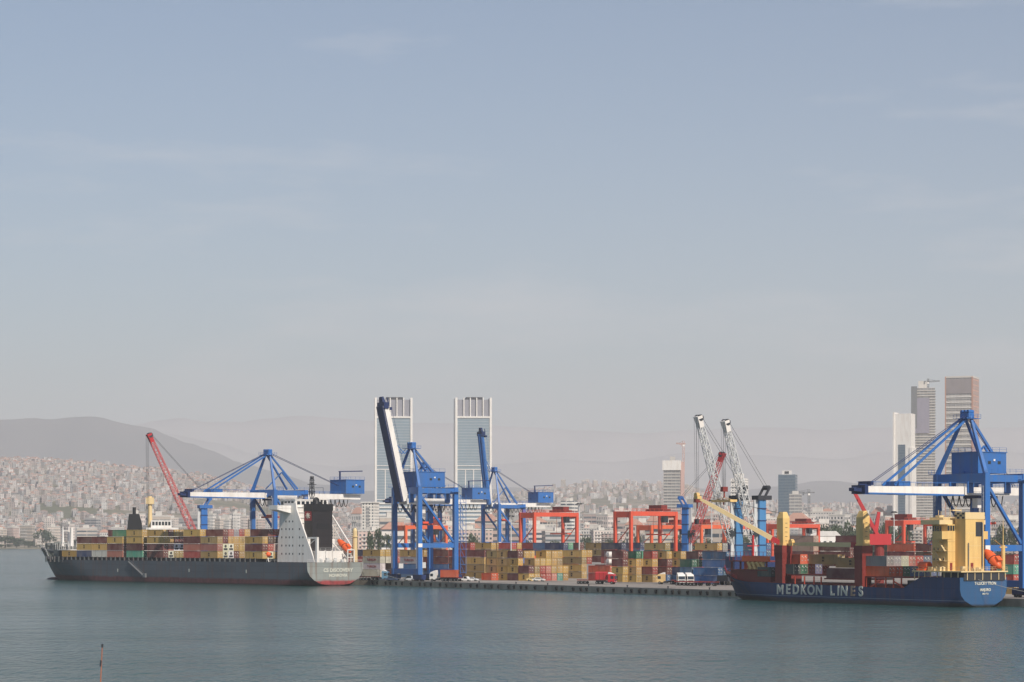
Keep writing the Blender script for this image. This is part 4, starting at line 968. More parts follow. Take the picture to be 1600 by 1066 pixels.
mhc(1188, 800, P(1133, 660, 792), 'white lattice boom harbour crane carrying a yellow frame, nearer the first deck crane', hook_drop=21, load=True)
mhc(1072, 1000, P(1129, 710, 990), 'blue harbour crane with red lattice boom leaning right behind the white booms', lat='lattice_red', tower='blue', hook_drop=18)
mhc(318, 1025, P(233, 680, 1015), 'blue harbour crane with a long red lattice boom rising behind the grey ship', lat='lattice_red', tower='blue', hook_drop=40)
# red crane with a box house, beyond the second deck crane
o = G(1374, 800, GZ); t = thing('crawler_crane', o, 'bright red crane with a plain box house and a lowered twin boom', 'crane', (1, 0))
mb = MB(); mb.tube((0, 0, 0), (0, 0, 13.2), 1.6, 0, 14); mb.build('pedestal', M['maroon'], t)
mb = MB(); mb.box(-3.6, 3.6, -2.2, 2.2, 13.2, 16.8); mb.build('machinery_house', M['red'], t)
for y in (-1.3, 1.3): MB().bar((-.8, y, 16.6), (-9, y, 32), .7, 1.1, 0, .5, .7).build('boom', M['red'], t)
mb = MB()
for k in (.25, .5, .75): c = Vector((-.8, 0, 16.6)).lerp(Vector((-9, 0, 32)), k); mb.bar(c + Vector((0, -1.3, 0)), c + Vector((0, 1.3, 0)), .4)
mb.build('boom_tie', M['red'], t)
mb = MB(); mb.bar((-1.4, 0, 16.8), (-.2, 0, 24), 2.0, 1.4, 0, 1.6, 1.0); mb.build('mast', M['red'], t)
# ------------------------------------------------------------------ the container yard
GY = 'containers stacked in the yard'
seen_ = {}
def block(px, D, name, specs):
    """specs: (u along the row, first row, tiers bottom to top per row ..., length)"""
    org = G(px, D, GZ)
    for u, row0, cols, Lc in specs:
        for j, col in enumerate(cols):
            for t_, k in enumerate(col):
                if k == '.': continue
                lab = '%s container, %s tier, row %d, %s' % (CC[k][1], ORD[min(t_, 4)], row0 + j + 1, name)
                n = seen_.get(lab, 0); seen_[lab] = n + 1
                if n: lab = lab.replace('container', ('rear container', 'far container', 'rearmost container')[min(n - 1, 2)], 1)
                p = org + YA * u - Vector((-YA.y, YA.x, 0)) * ((row0 + j) * 2.68) + Vector((random.uniform(-.12, .12) * 0, 0, t_ * CHH + .12 * t_)) + YA * random.uniform(-.15, .15)
                container(frame(p, YA), k, Lc, lab, GY, logo='ever' if k == 'g' and Lc > 9 else None)
S, LL = 6.06, 12.19
block(826, 878, 'mixed block left of the yellow stack', [
    (0, 0, ['ym'], S), (0, 1, ['yoy', 'rry', 'rpyv', 'pyvy', 'cyoy', 'vy'], S),
    (6.3, 0, ['myym', '...y', '...y'], S), (12.6, 0, ['yyyy', '...y'], S), (19, 0, ['yoyo'], S)])
block(909, 932, 'tall yellow stack', [(0, 0, ['yyoy', '..ry'], LL), (12.6, 0, ['...v'], LL)])
block(953, 884, 'orange red pair behind the red truck', [(0, 0, ['rO'], LL)])
block(973, 855, 'first dark stack right of the red truck', [(0, 0, ['yymm'], S)])
block(994, 853, 'second stack right of the red truck', [(0, 0, ['yyyg', '..yc'], S)])
block(1019.5, 851, 'third stack right of the red truck', [(0, 0, ['yryr'], S)])
block(1042, 850, 'fourth stack right of the red truck', [(0, 0, ['bmmy', '...y'], S)])
block(1064, 848, 'fifth stack right of the red truck', [(0, 0, ['bnyy', 'bcyy', '..r'], S)])
block(1121, 826, 'big blue block beside the feeder bow', [(0, 0, ['bb', 'bb', 'bb'], LL), (-1.6, 1, ['..bb', '..bb'], LL), (13, 0, ['rbg'], S), (12.6, 1, ['..gm'], S)])
block(1040, 930, 'row behind the dark stacks', [(0, 0, ['...go'], LL), (26, 0, ['..rmn'], LL)])
block(1121, 905, 'row behind the blue block', [(0, 0, ['...my', '...ee'], LL)])
block(594, 972, 'white stack left of the raised boom crane', [(0, 0, ['TTTy', '..wy'], LL), (12.6, 0, ['eern'], LL)])
block(613, 985, 'maroon stack behind the crane leg', [(0, 0, ['mdrm', 'mmrm'], S), (0, 2, ['drm'], S)])
block(653, 950, 'white topped stack inside the crane legs', [(0, 0, ['bbTy', '...v'], LL)])
block(700, 948, 'maroon stack inside the crane legs', [(0, 0, ['bbmm', 'erm'], LL), (12.6, 0, ['bmrr'], LL)])
block(757, 930, 'stack right of the raised boom crane', [(0, 0, ['yyym', 'rrrm', 'OrRm'], LL), (12.6, 0, ['mmmr'], LL)])
block(790, 905, 'yellow stack by the light mast', [(0, 0, ['yoyv', 'oyry'], S), (6.3, 0, ['oydm'], S)])
block(768, 890, 'bright orange boxes on the quay', [(0, 0, ['O', 'O', 'v', 'O'], S)])
# rows deeper in the yard, only their upper tiers show
for px, D, cols in ((800, 1010, ['...or', '...ry']), (835, 1015, ['...mr', '...rm']), (862, 1000, ['..gbb', '..cmb']), (880, 985, ['..nbn', '...bc']), (905, 1010, ['..rmm']),
                    (945, 1005, ['..moo', '..mry']), (968, 1015, ['..dmo']), (1000, 1020, ['..rbn', '..bnm']), (1070, 1010, ['..rmn']), (1150, 960, ['..bnn']), (1190, 940, ['..nbb', '..nbb']),
                    (735, 1010, ['..mrr']), (768, 1015, ['...oy', '...ov']), (690, 1020, ['..rme'])):
    block(px, D, 'deep yard row at column %d' % px if False else 'deep yard row %s' % {800:'left of the light mast',835:'under the lone red gantry',862:'with blue tops',880:'right of the blue tops',905:'under the lone gantry far leg',945:'with mustard tops',968:'left of the middle gantry',1000:'under the middle gantry',1070:'behind the fifth stack',1150:'behind the feeder bow',1190:'by the harbour crane towers',735:'behind the yellow stack',768:'with tan tops',690:'inside the crane legs'}[px], [(0, 0, cols, LL)])
# yard beyond the blue ship
for px, D, cols, nm in ((1258, 850, ['..mrmo'], 'mustard topped stack behind the feeder'), (1271, 840, ['..mmxx'], 'pale pink stack behind the feeder'), (1295, 845, ['..mmm', '..rmr'], 'maroon stack behind the feeder'),
                    (1328, 830, ['..mmm', '..wmr'], 'long maroon stack behind the feeder'), (1345, 850, ['..rrmm'], 'red stack left of the second deck crane'), (1386, 845, ['..dkkk'], 'dark teal stack by the second deck crane'),
                    (1428, 825, ['..rmO', '..rO'], 'orange topped stack by the superstructure'), (1455, 820, ['..mdm'], 'brown stack by the superstructure'), (1440, 900, ['..bg'], 'far stack by the superstructure')):
    block(px, D, nm, [(0, 0, cols, LL)])
block(1584, 668, 'stack right of the feeder stern', [(0, 0, ['yrcr', 'orgg'], S), (6.3, 0, ['rgrg'], S)])
block(1599, 690, 'stack at the right edge', [(0, 0, ['rgyg', 'ymgr'], S)])
# tank containers
def tank(px, py, D, label):
    t = thing('tank_container', P(px, py, D), label, 'tank container', YI)
    mb = MB(); mb.tube((0, 0, 0), (5.4, 0, 0), 1.1, 0, 18); mb.ell((0, 0, 0), .35, 1.08, 1.08); mb.ell((5.4, 0, 0), .35, 1.08, 1.08); mb.build('tank', M['white'], t, smooth=False)
    mb = MB()
    for x in (-.35, 5.65):
        for y in (-1.2, 1.2): mb.bar((x, y, -1.25), (x, y, 1.25), .14)
        for z in (-1.2, 1.2): mb.bar((x, -1.2, z), (x, 1.2, z), .14)
    for y in (-1.2, 1.2): mb.bar((-.35, y, -1.2), (5.65, y, -1.2), .14)
    mb.build('frame', M['steel'], t)
tank(949, 866.5, 930, 'white tank container on a stack behind the orange red pair'); tank(949, 877.6, 930, 'white tank container under another one behind the orange red pair')
block(946, 927, 'stack carrying the white tanks', [(0, 0, ['mm', 'md', 'dm'], S)])
# light masts
def mast(px, D, H, label):
    t = thing('light_mast', G(px, D, GZ), label, 'light mast', None, 'yard light masts')
    MB().tube((0, 0, 0), (0, 0, H), .3, 0, 8, .14).build('pole', M['palewhite'], t)
    mb = MB(); mb.tube((0, 0, H - .3), (0, 0, H), .9, 0, 10)
    hd = mb.build('lamp_ring', M['steel'], t)
    for k in range(6): an = k * math.pi / 3; c = Vector((math.cos(an) * 1.0, math.sin(an) * 1.0, H - .4)); MB().box(c.x - .25, c.x + .25, c.y - .25, c.y + .25, c.z - .3, c.z + .15).build('floodlight', M['dark'], hd)
mast(798.5, 900, 24, 'pale light mast standing at the mixed yellow block'); mast(905, 1000, 30, 'pale light mast beside the far leg of the lone red gantry')
mast(1112, 980, 31, 'pale light mast between the gantries and the harbour cranes'); mast(1029, 1300, 31, 'pale light mast rising from the middle gantry'); mast(1397, 950, 26, 'pale light mast behind the orange topped stack')

# ------------------------------------------------------------------ vehicles on the quay
def wheels(t, xs, y, r=.5, wd=.35):
    for x in xs:
        for s_ in (-1, 1):
            w2 = MB(); w2.tube((x, s_ * y - wd / 2, r), (x, s_ * y + wd / 2, r), r, 0, 14); wo = w2.build('wheel', M['rubber'], t)
            MB().tube((x, s_ * (y + wd / 2), r), (x, s_ * (y + wd / 2 + .02), r), r * .5, 0, 10).build('rim', M['steel'], wo)
def truck(px, D, axis, label, col, trailer=12.5, cargo=None, roofcol=None):
    t = thing('truck', G(px, D, GZ), label, 'truck', axis); cm = paint('cab_' + label[:12].replace(' ', '_'), col, .35, wear=.15)
    mb = MB(); mb.box(-4.2, 2.6, -.45, .45, .75, 1.1); mb.box(-4, -1, -1.1, 1.1, 1.1, 1.25); mb.box(-.6, .8, -1.2, -.7, .45, 1.0); mb.box(-.6, .8, .7, 1.2, .45, 1.0); mb.build('chassis', M['dark'], t)
    mb = MB(); mb.prism([(.4, -1.22, .7), (2.7, -1.22, .7), (2.72, -1.22, 1.6), (2.55, -1.22, 2.9), (2.2, -1.22, 3.4), (.4, -1.22, 3.4)], (0, 2.44, 0)); cab = mb.build('cab', cm, t)
    mb = MB(); mb.prism([(.4, -1.1, 3.4), (2.0, -1.1, 3.4), (.5, -1.1, 4.0), (.4, -1.1, 4.0)], (0, 2.2, 0)); mb.build('roof_fairing', M['white'] if roofcol is None else roofcol, cab)
    mb = MB(); mb.prism([(2.735, -1.1, 1.75), (2.735, 1.1, 1.75), (2.59, 1.1, 2.8), (2.59, -1.1, 2.8)], (.02, 0, .003)); mb.build('windscreen', M['glass'], cab)
    for s_ in (-1, 1): MB().box(1.3, 2.4, s_ * 1.235 - .012, s_ * 1.235 + .012, 1.8, 2.75).build('side_window', M['glass'], cab)
    for s_ in (-.9, .9): MB().box(2.7, 2.76, s_ - .18, s_ + .18, .85, 1.1).build('headlight', M['palewhite'], cab)
    MB().box(2.7, 2.78, -1.0, 1.0, 1.15, 1.5).build('grille', M['dark'], cab)
    wheels(t, (1.7, -2.4, -3.6), 1.05)
    if trailer:
        mb = MB(); mb.box(-2 - trailer, -1.2, -.35, .35, 1.15, 1.5)
        for k in range(6): x = -1.6 - trailer * (k + .4) / 6; mb.box(x, x + .25, -1.2, 1.2, 1.3, 1.5)
        mb.build('trailer', M['maroon'] if not cargo else M['dark'], t); wheels(t, (-trailer, -trailer - 1.2, -trailer - 1.2 + 2.5), 1.05)
    return t
def on_truck(tr_, k, label, Lc=12.19, dx=-1.5):
    ax = Vector((math.cos(tr_.rotation_euler.z), math.sin(tr_.rotation_euler.z), 0)); n = Vector((-ax.y, ax.x, 0))
    p = Vector(tr_.location) + ax * dx + Vector((0, 0, 1.52)); f = -ax
    container(frame(p - Vector((-f.y, f.x, 0)) * -1.22, f), k, Lc, label, 'containers riding on trucks')
side = Vector((.93, -.37, 0)).normalized()
truck(950, 815, side, 'red truck with a white cab roof and empty trailer on the quay', (188, 44, 52), 9)
mbx = thing('cargo_bale', G(941, 817, GZ + 1.55), 'red curtain covered load on the trailer of the red truck', 'cargo', side)
mb = MB(); mb.box(-2.2, 2, -1.1, 1.1, 0, 2.2); mb.prism([(-2.2, -1.1, 2.2), (2, -1.1, 2.2), (2, 0, 2.6), (-2.2, 0, 2.6)], (0, .02, 0)); mb.build('curtain', M['red'], mbx)
mb = MB(); 
for x in (-2, -.6, .8): mb.box(x, x + .12, -1.13, 1.13, 0, 2.22)
mb.build('strap', M['maroon'], mbx)
tq = truck(1040, 812, -side, 'small cream quay tractor at the front of the parked trucks', (226, 190, 130), 0)
truck(1062, 806, Vector((.2, -.98, 0)), 'white truck parked in the middle of the row of trucks', (226, 224, 220), 6)
truck(1074, 806, Vector((.35, -.93, 0)), 'white truck with an orange rear load parked last in the row', (228, 222, 214), 6)
for i, px in enumerate((1078, 1090, 1100)):
    t = thing('flatbed_trailer', G(px, 790 - i * 3, GZ), ('empty dark flatbed trailer nearest the white trucks', 'empty dark flatbed trailer between two others on the quay', 'empty dark flatbed trailer nearest the feeder bow')[i], 'trailer', side, 'empty trailers parked on the quay')
    mb = MB(); mb.box(-5, 5, -.4, .4, 1.1, 1.45)
    for k in range(7): x = -5 + k * 1.6; mb.box(x, x + .25, -1.2, 1.2, 1.2, 1.42)
    mb.build('frame', M['maroon'], t); wheels(t, (-4.2, -3, 3.6), 1.05)
    MB().box(3.9, 4.2, -.5, .5, .2, 1.1).build('landing_leg', M['dark'], t)
t2 = truck(684, 868, -side, 'white truck carrying an orange container under the raised boom crane', (224, 222, 216), 7); on_truck(t2, 'O', 'bright orange container riding on the white truck', 6.06)
t3 = truck(597, 886, side, 'pale blue truck carrying a grey container left of the raised boom crane', (110, 150, 176), 7); on_truck(t3, 'e', 'grey container riding on the pale blue truck', 6.06)
def car(px, D, axis, label, col, kind='sedan'):
    t = thing('parked_car', G(px, D, GZ), label, 'car', axis); cm = paint('car_' + label[:14].replace(' ', '_'), col, .3, wear=.1)
    mb = MB(); h_ = 1.45 if kind == 'sedan' else 1.85
    prof = [(-2.2, .35), (2.2, .35), (2.25, .75), (1.3, .95), (.7, h_), (-1.0, h_), (-1.5, 1.0), (-2.2, .95)] if kind != 'pickup' else [(-2.5, .4), (2.5, .4), (2.5, .9), (1.5, 1.05), (.9, 1.75), (-.4, 1.75), (-.5, 1.0), (-2.5, 1.0)]
    mb.prism([(x, -.85, z) for x, z in prof], (0, 1.7, 0)); bd = mb.build('body', cm, t)
    for s_ in (-1, 1): MB().prism([(-1.1 if kind != 'pickup' else -.3, s_ * .86, 1.0), (1.15, s_ * .86, 1.0), (.66, s_ * .86, h_ - .12), (-.85 if kind != 'pickup' else -.3, s_ * .86, h_ - .12)], (0, s_ * .015, 0)).build('side_window', M['glass'], bd)
    MB().prism([(1.33, -.75, .98), (1.33, .75, .98), (.78, .75, h_ - .06), (.78, -.75, h_ - .06)], (.03, 0, .02)).build('windscreen', M['glass'], bd)
    wheels(t, (1.4, -1.4), .78, .33, .22)
car(727, 868, side, 'white pickup parked on the quay right of the raised boom crane', (232, 230, 226), 'pickup')
car(738, 872, side, 'white car parked behind the white pickup', (228, 228, 226))
car(842, 868, side, 'white car in front of the mixed yellow block', (230, 228, 222)); car(833, 872, side, 'pale yellow car in front of the mixed yellow block', (224, 200, 140))
car(640, 880, -side, 'light grey van beneath the raised boom crane', (200, 204, 206), 'van'); car(612, 878, side, 'dark car at the foot of the raised boom crane', (70, 84, 110))
# vessel moored on the far side of the pier, behind the grey ship
vo = Vector((-166, 1085, 0)); vs_ = thing('moored_vessel', vo, 'white decked vessel with a black funnel, hidden behind the grey ship cargo', 'ship', (1, .12))
mb = MB(); mb.loft([[(-30, -6, -1), (-30, 6, -1), (-30, 6.4, 6), (-30, -6.4, 6)], [(20, -6, -1), (20, 6, -1), (20, 6.4, 6), (20, -6.4, 6)], [(32, -.6, -1), (32, .6, -1), (36, 1, 8), (36, -1, 8)]]); mb.build('hull', paint('vessel_hull', (60, 70, 84), .5), vs_)
mb = MB(); mb.box(-4, 18, -5, 5, 6, 17); mb.box(3, 17, -5.5, 5.5, 17, 22); mb.box(5, 14, -4.6, 4.6, 22, 25.2); mb.prism([(-4, -5.2, 17), (3, -5.2, 17), (3, -5.2, 21)], (0, 10.4, 0)); hh = mb.build('superstructure', M['white'], vs_)
many('wheelhouse_window', [(5.6 + i * 1.4, 6.6 + i * 1.4, -4.66, -4.61, 23, 24.6) for i in range(6)], M['glass'], hh)
mb = MB(); mb.prism([(-6, -5.6, 17), (1.4, -5.6, 17), (.9, -5.6, 24), (-.2, -5.6, 28), (-4.6, -5.6, 28)], (0, 5, 0)); mb.box(-7, 2, -5.8, 3, 6, 20); fv = mb.build('funnel', M['black'], vs_)
MB().box(-6.6, 1.8, -5.9, 3.1, 20, 21).build('funnel_rail', M['white'], fv); mb = MB(); mb.tube((-2.4, -3, 28), (-2.4, -3, 31), .8, 0, 10); mb.build('exhaust', M['black'], fv)
mb = MB(); mb.tube((4.4, 2, 17), (4.4, 2, 36), 1.1, 0, 12, .9); mb.box(2.6, 6.2, .4, 3.6, 32.5, 35.4); mb.build('cargo_mast', M['cream'], vs_)
# thin rusty pole standing in the water in front
t = thing('channel_pole', G(155, 282, 0), 'thin rust orange pole with a small lamp on top rising from the near water', 'pole')
MB().tube((0, 0, -3), (.35, 0, 4.4), .08, 0, 8, .055).build('pole', paint('rust_pole', (176, 104, 70), .7, wear=.7), t)
mb = MB(); mb.tube((.35, 0, 4.4), (.36, 0, 4.75), .12, 0, 8); mb.tube((.36, 0, 4.75), (.36, 0, 4.85), .16, 0, 8, .02); mb.build('lamp', M['dark'], t)
mb = MB(); mb.tube((.16, 0, 2.2), (.22, 0, 2.9), .12, 0, 8); mb.build('sleeve', M['dark'], t)
# ------------------------------------------------------------------ the town: towers, apartment blocks, houses, trees
def sway(px): return R(-20)
def tower_frame(px, D, label, cat, name, yaw=0):
    t = thing(name, G(px, D, ground_z((px - CX) / F * D, D) - .5), label, cat); t.rotation_euler.z = yaw; return t
def hz(py, D, base=1.3): return CH - (py - HZ) / F * D - base
# glass twin towers
def glass_tower(px0, px1, ytop, D, label):
    px = (px0 + px1) / 2; wd = (px1 - px0) / F * D; t = tower_frame(px, D, label, 'skyscraper', 'glass_tower', R(4)); h = hz(ytop, D); w2 = wd / 2 * .93; dp = 24
    Z = lambda py: hz(py, D)
    MB().box(-w2 + 3, w2 - 3, -dp, dp, 0, Z(ytop + 30)).build('glass_body', M['fac_glass'], t)
    for s_ in (-1, 1):
        pts = [(s_ * w2, Z(860)), (s_ * w2, h), (s_ * (w2 - 3), h), (s_ * (w2 - 3), Z(860))]
        MB().prism([(x, -dp - 1.2, z) for x, z in pts], (0, 2 * dp + 2.4, 0)).build('side_wall', M['white'], t)
    MB().box(-w2 + 3, w2 - 3, -dp + 2, dp - 2, Z(ytop + 30), Z(ytop + 3)).build('crown_core', paint('crown_glass', (146, 146, 154), .3), t)
    for k in range(1, 5): x = -w2 + 3 + (2 * w2 - 6) * k / 5; MB().box(x - .7, x + .7, -dp - .6, -dp + 2, Z(ytop + 29), h).build('crown_fin', M['white'], t)
    MB().box(-w2 + 3, w2 - 3, -dp - 1, dp, Z(ytop + 31.5), Z(ytop + 29)).build('crown_band', M['white'], t)
    MB().box(-w2 * .4, w2 * .5, -dp + 4, dp - 4, Z(ytop + 3), Z(ytop - 1)).build('roof_plant', M['dark'], t)
    for py in (728, 734, 781): MB().box(-w2 + 3, w2 - 3, -dp - .7, -dp, Z(py + 1), Z(py)).build('floor_band', M['white'], t)
    for k in range(1, 4): x = -w2 + 3 + (2 * w2 - 6) * k / 4; MB().box(x - .6, x + .6, -dp - .6, -dp, Z(781), Z(735)).build('mullion', M['white'], t)
    for py in range(786, 840, 6): MB().box(-w2 + 3, w2 - 3, -dp - 1.1, -dp, Z(py + 2.2), Z(py)).build('floor_band', M['white'], t)
    MB().box(-w2 - 10, w2 + 14, -dp - 12, dp + 10, 0, Z(838)).build('podium', M['fac_band'], t)
glass_tower(583, 646, 623, 3400, 'glass tower with white side walls, left of the pair, behind the raised boom crane')
glass_tower(708, 769, 623, 3420, 'glass tower with white side walls, right of the pair, behind the distant blue crane')
def tower(px0, px1, ytop, D, name, label, mat, depth=22, color=None, extra=None, yaw=R(-24), cat='tower block', k=1.0):
    px = (px0 + px1) / 2; vis = (px1 - px0) / F * D; wd = (vis - depth * abs(math.sin(yaw))) / math.cos(yaw) * k
    t = tower_frame(px, D, label, cat, name, yaw); h = hz(ytop, D)
    o = MB().box(-wd / 2, wd / 2, -depth / 2, depth / 2, 0, h).build('wall', M[mat], t)
    if color: o.color = (*lin(color), 1)
    return t, wd / 2, depth / 2, h
t, wx, dy, h = tower(1395, 1431, 647, 3300, 'office_tower', 'white office tower with a tall grey window strip, leftmost of the three tall towers', 'fac_obj', 22, (236, 226, 214), cat='skyscraper')
t.children[0].data.materials[0] = M['white']
MB().box(-wx * .45, wx * .35, -dy - .35, -dy, 8, h - 42).build('window_strip', M['fac_blue'], t); MB().box(wx, wx + .3, -dy * .5, dy * .6, 60, h - 60).build('blue_banner', M['blue'], t)
MB().box(-wx - .5, -wx + 1.6, -dy - 1.5, dy, 0, h + 2).build('fin_wall', M['white'], t); MB().box(wx - 2, wx + 1.4, -dy - 1, dy, 0, h - 46).build('fin_wall', M['white'], t)
MB().box(-wx - 8, wx + 20, -dy - 14, dy, 0, 26).build('podium', M['fac_band'], t).color = (*lin((216, 206, 192)), 1)
t, wx, dy, h = tower(1424, 1463, 607, 3335, 'unfinished_tower', 'bare concrete tower still being built, between the white tower and the brown one', 'fac_dark', 26, yaw=R(-10), cat='skyscraper')
for k in range(int(h / 3.7)): MB().box(-wx - .8, wx + .8, -dy - .8, dy + .8, k * 3.7 + 3.2, k * 3.7 + 3.6).build('floor_slab', M['pale_conc'], t)
MB().box(-wx * .5, wx * .3, -dy * .4, dy * .4, h, h + 10).build('lift_core', M['pale_conc'], t)
MB().box(-wx - 2, -wx + 6, -dy - 2, -dy - 1.6, h - 55, h + 2).build('safety_net', M['steel'], t); MB().box(-wx * .8, wx * .5, -dy - 1.6, -dy - 1.1, h - 62, h - 14).build('safety_net', paint('net_grey', (144, 140, 152), .8), t)
t, wx, dy, h = tower(1475, 1532, 592, 3400, 'brown_tower', 'tall tower with banded grey front and terracotta right side, rightmost skyscraper', 'fac_dark', 44, yaw=R(-22), cat='skyscraper')
MB().box(wx, wx + .6, -dy, dy, 0, h).build('side_wall', M['fac_grid'], t); MB().box(-wx - 1, -wx + .5, -dy - 1, dy, 0, h + 2).build('edge_wall', M['terracotta'], t); MB().box(wx - 1.2, wx + 1, -dy - 1, -dy + 1, 0, h + 1).build('edge_wall', M['terracotta'], t)
for k in range(int((h - 24) / 7.4)): MB().box(-wx + .6, wx - 1.3, -dy - .9, -dy, k * 7.4 + 5, k * 7.4 + 6.2).build('floor_band', M['white'], t)
MB().box(-wx + .6, wx - 1.3, -dy - .5, -dy, h - 22, h - 2).build('crown_panel', paint('crown_dark', (146, 138, 138), .5), t); MB().box(-wx - .5, wx + .8, -dy - .6, dy + .6, h, h + 2.4).build('parapet', M['pale_conc'], t)
t, wx, dy, h = tower(1036, 1066, 720, 3000, 'unfinished_tower', 'dark unfinished tower with white top floors behind the middle gantry', 'fac_dark', 20, yaw=R(-10), cat='skyscraper')
for k in range(int(h / 3.7)): MB().box(-wx - .5, wx + .5, -dy - .5, dy + .5, k * 3.7 + 3.2, k * 3.7 + 3.55).build('floor_slab', M['pale_conc'], t)
MB().box(-wx - 1.2, wx + 1.2, -dy - 1.2, dy + 1.2, h - 12, h).build('top_screen', M['white'], t); MB().box(-3, 3, -3, 3, h, h + 5).build('lift_core', M['pale_conc'], t)
MB().box(wx + .6, wx + 5, -dy, -dy + 5, 0, h - 2).build('hoist_shaft', M['hoist'], t)
t, wx, dy, h = tower(1141, 1170, 748, 2900, 'white_tower', 'white apartment tower with many floor bands between the two white lattice booms', 'fac_obj', 20, (240, 234, 226))
MB().box(-wx * .6, wx * .5, -dy * .5, dy * .5, h, h + 6).build('roof_house', M['white'], t)
for k in range(int(h / 6.2)): MB().box(-wx - .8, wx + .8, -dy - .9, -dy, k * 6.2 + 3, k * 6.2 + 4.4).build('balcony', M['white'], t)
t, wx, dy, h = tower(1215, 1247, 742, 3000, 'glass_block', 'plain blue grey glass tower standing alone behind the first deck crane', 'fac_blue', 20, yaw=R(-14))
MB().box(-wx * .6, wx * .4, -dy * .6, dy * .6, h, h + 5).build('roof_sign_wall', M['white'], t); MB().box(-wx * .3, wx * .2, -dy * .62, dy * .5, h + 1, h + 4.2).build('roof_opening', M['dark'], t)
t, wx, dy, h = tower(1232, 1254, 772, 2800, 'grey_block', 'lower grey tower in front of the plain glass tower', 'fac_dark', 16, yaw=R(-14))
MB().box(-wx * .5, wx * .5, -4, 4, h, h + 3.5).build('roof_house', M['pale_conc'], t)
t, wx, dy, h = tower(566, 592, 786, 2500, 'white_slab_block', 'white slab block with a vertical grey strip at the foot of the left glass tower', 'fac_obj', 16, (238, 232, 222), yaw=R(-16))
MB().box(-2, 1.5, -dy - .3, -dy, 3, h - 4).build('window_strip', M['fac_dark'], t); MB().box(-wx - 1, wx + 1, -dy - 1, dy, h, h + 1.2).build('parapet', M['white'], t); MB().box(-wx - 6, wx + 12, -dy - 6, dy, 0, 12).build('podium', M['fac_band'], t).color = (*lin((232, 226, 216)), 1)
t, wx, dy, h = tower(876, 903, 783, 2400, 'white_office_block', 'white office block with wide windows behind the lone red gantry', 'fac_band', 16, (234, 230, 222))
MB().box(-wx * .3, wx * .4, -4, 4, h, h + 3).build('roof_house', M['pale_conc'], t)
# tower cranes over the building sites
def tower_crane(px, ybase, ytop, D, jib, label, mat='lattice_red'):
    t = thing('tower_crane', G(px, D, hz(ybase, D, 0)), label, 'tower crane', None, 'tower cranes over the town'); h = (ybase - ytop) / F * D
    MB().lattice((0, 0, -20), (0, 0, h), 2.2, 2.2, max(4, int(h / 5)), .3, 0, Vector((0, 1, 0))).build('mast', M[mat], t)
    MB().lattice((0, 0, h - 4), (jib, 0, h - 3), 2, 1.2, 8, .25, 0, Vector((0, 0, 1))).build('jib', M[mat], t); MB().bar((0, 0, h - 3.6), (-jib * .3, 0, h - 3.6), 1.4, 1.2).box(-abs(jib) * .34, -abs(jib) * .26, -1, 1, h - 7, h - 3).build('counter_jib', M[mat], t)
    MB().bar((0, 0, h), (jib * .7, 0, h - 2.8), .25).build('tie', M['dark'], t); MB().box(-1.2, 1.2, -1.4, 1.4, h - 7, h - 4.6).build('cab', M['white'], t)
tower_crane(1068, 722, 689, 2990, -9, 'pinkish tower crane on top of the dark unfinished tower', 'hoist')
tower_crane(1450, 606, 592, 3330, 16, 'tower crane on top of the bare concrete tower', 'steel')
tower_crane(1264, 800, 765, 2900, -22, 'thin grey tower crane right of the lower grey tower', 'steel')
tower_crane(1508, 592, 588, 3390, -24, 'low grey tower crane jib on the roof of the brown tower', 'steel')
# radio mast on the left hill
t = thing('radio_mast', G(15, 5600, ground_z((15 - CX) / F * 5600, 5600)), 'tall white radio mast on the crest of the left hill', 'mast')
MB().bar((0, 0, 0), (0, 0, 30), 1.4, 1.4, 0, .5, .5).build('pole', M['white'], t)

# ordinary blocks
WALLS = [((212, 198, 186), 'cream'), ((226, 220, 214), 'white'), ((206, 182, 172), 'pinkish'), ((184, 180, 178), 'grey'), ((198, 184, 170), 'beige'), ((220, 206, 198), 'pale')]
def blk_mesh(w_, d_, h_, mat, roof, detail):
    mb = MB(); mb.box(-w_/2, w_/2, -d_/2, d_/2, 0, h_)
    if roof == 'hip':
        e = .6; mb.loft([[(-w_/2-e,-d_/2-e,h_),(w_/2+e,-d_/2-e,h_),(w_/2+e,d_/2+e,h_),(-w_/2-e,d_/2+e,h_)], [(-w_/5,-.2,h_+3),(w_/5,-.2,h_+3),(w_/5,.2,h_+3),(-w_/5,.2,h_+3)]], 1)
    else:
        mb.box(-w_/2-.25, w_/2+.25, -d_/2-.25, d_/2+.25, h_, h_+.9, 2); mb.box(-w_*.2, w_*.1, -d_*.2, d_*.2, h_+.9, h_+3.4, 2)
    if detail:
        for k in range(1, int(h_ / 3.1)): mb.box(-w_*.42, w_*.1, -d_/2-1.1, -d_/2, k*3.1-.1, k*3.1+.8, 2)
    return mb.mesh('block_walls', [M['fac_obj'] if mat == 'p' else M['fac_band'], M['terracotta'], M['pale_conc']])
PROTO = [(blk_mesh(w_, d_, h_, m_, r_, dt), w_, h_) for w_, d_, h_, m_, r_, dt in ((22, 14, 22, 'p', 'flat', 1), (16, 14, 28, 'p', 'flat', 1), (30, 14, 18, 'b', 'flat', 0), (14, 12, 16, 'p', 'hip', 1), (40, 16, 20, 'p', 'flat', 1), (18, 16, 34, 'p', 'flat', 1), (26, 18, 12, 'b', 'hip', 0))]
HP = [(blk_mesh(w_, d_, h_, 'p', r_, 0), w_, h_) for w_, d_, h_, r_ in ((12, 10, 10, 'hip'), (14, 11, 13, 'flat'), (11, 11, 16, 'flat'), (16, 11, 9, 'hip'))]
rnd = random.Random(11)
ncount = {}
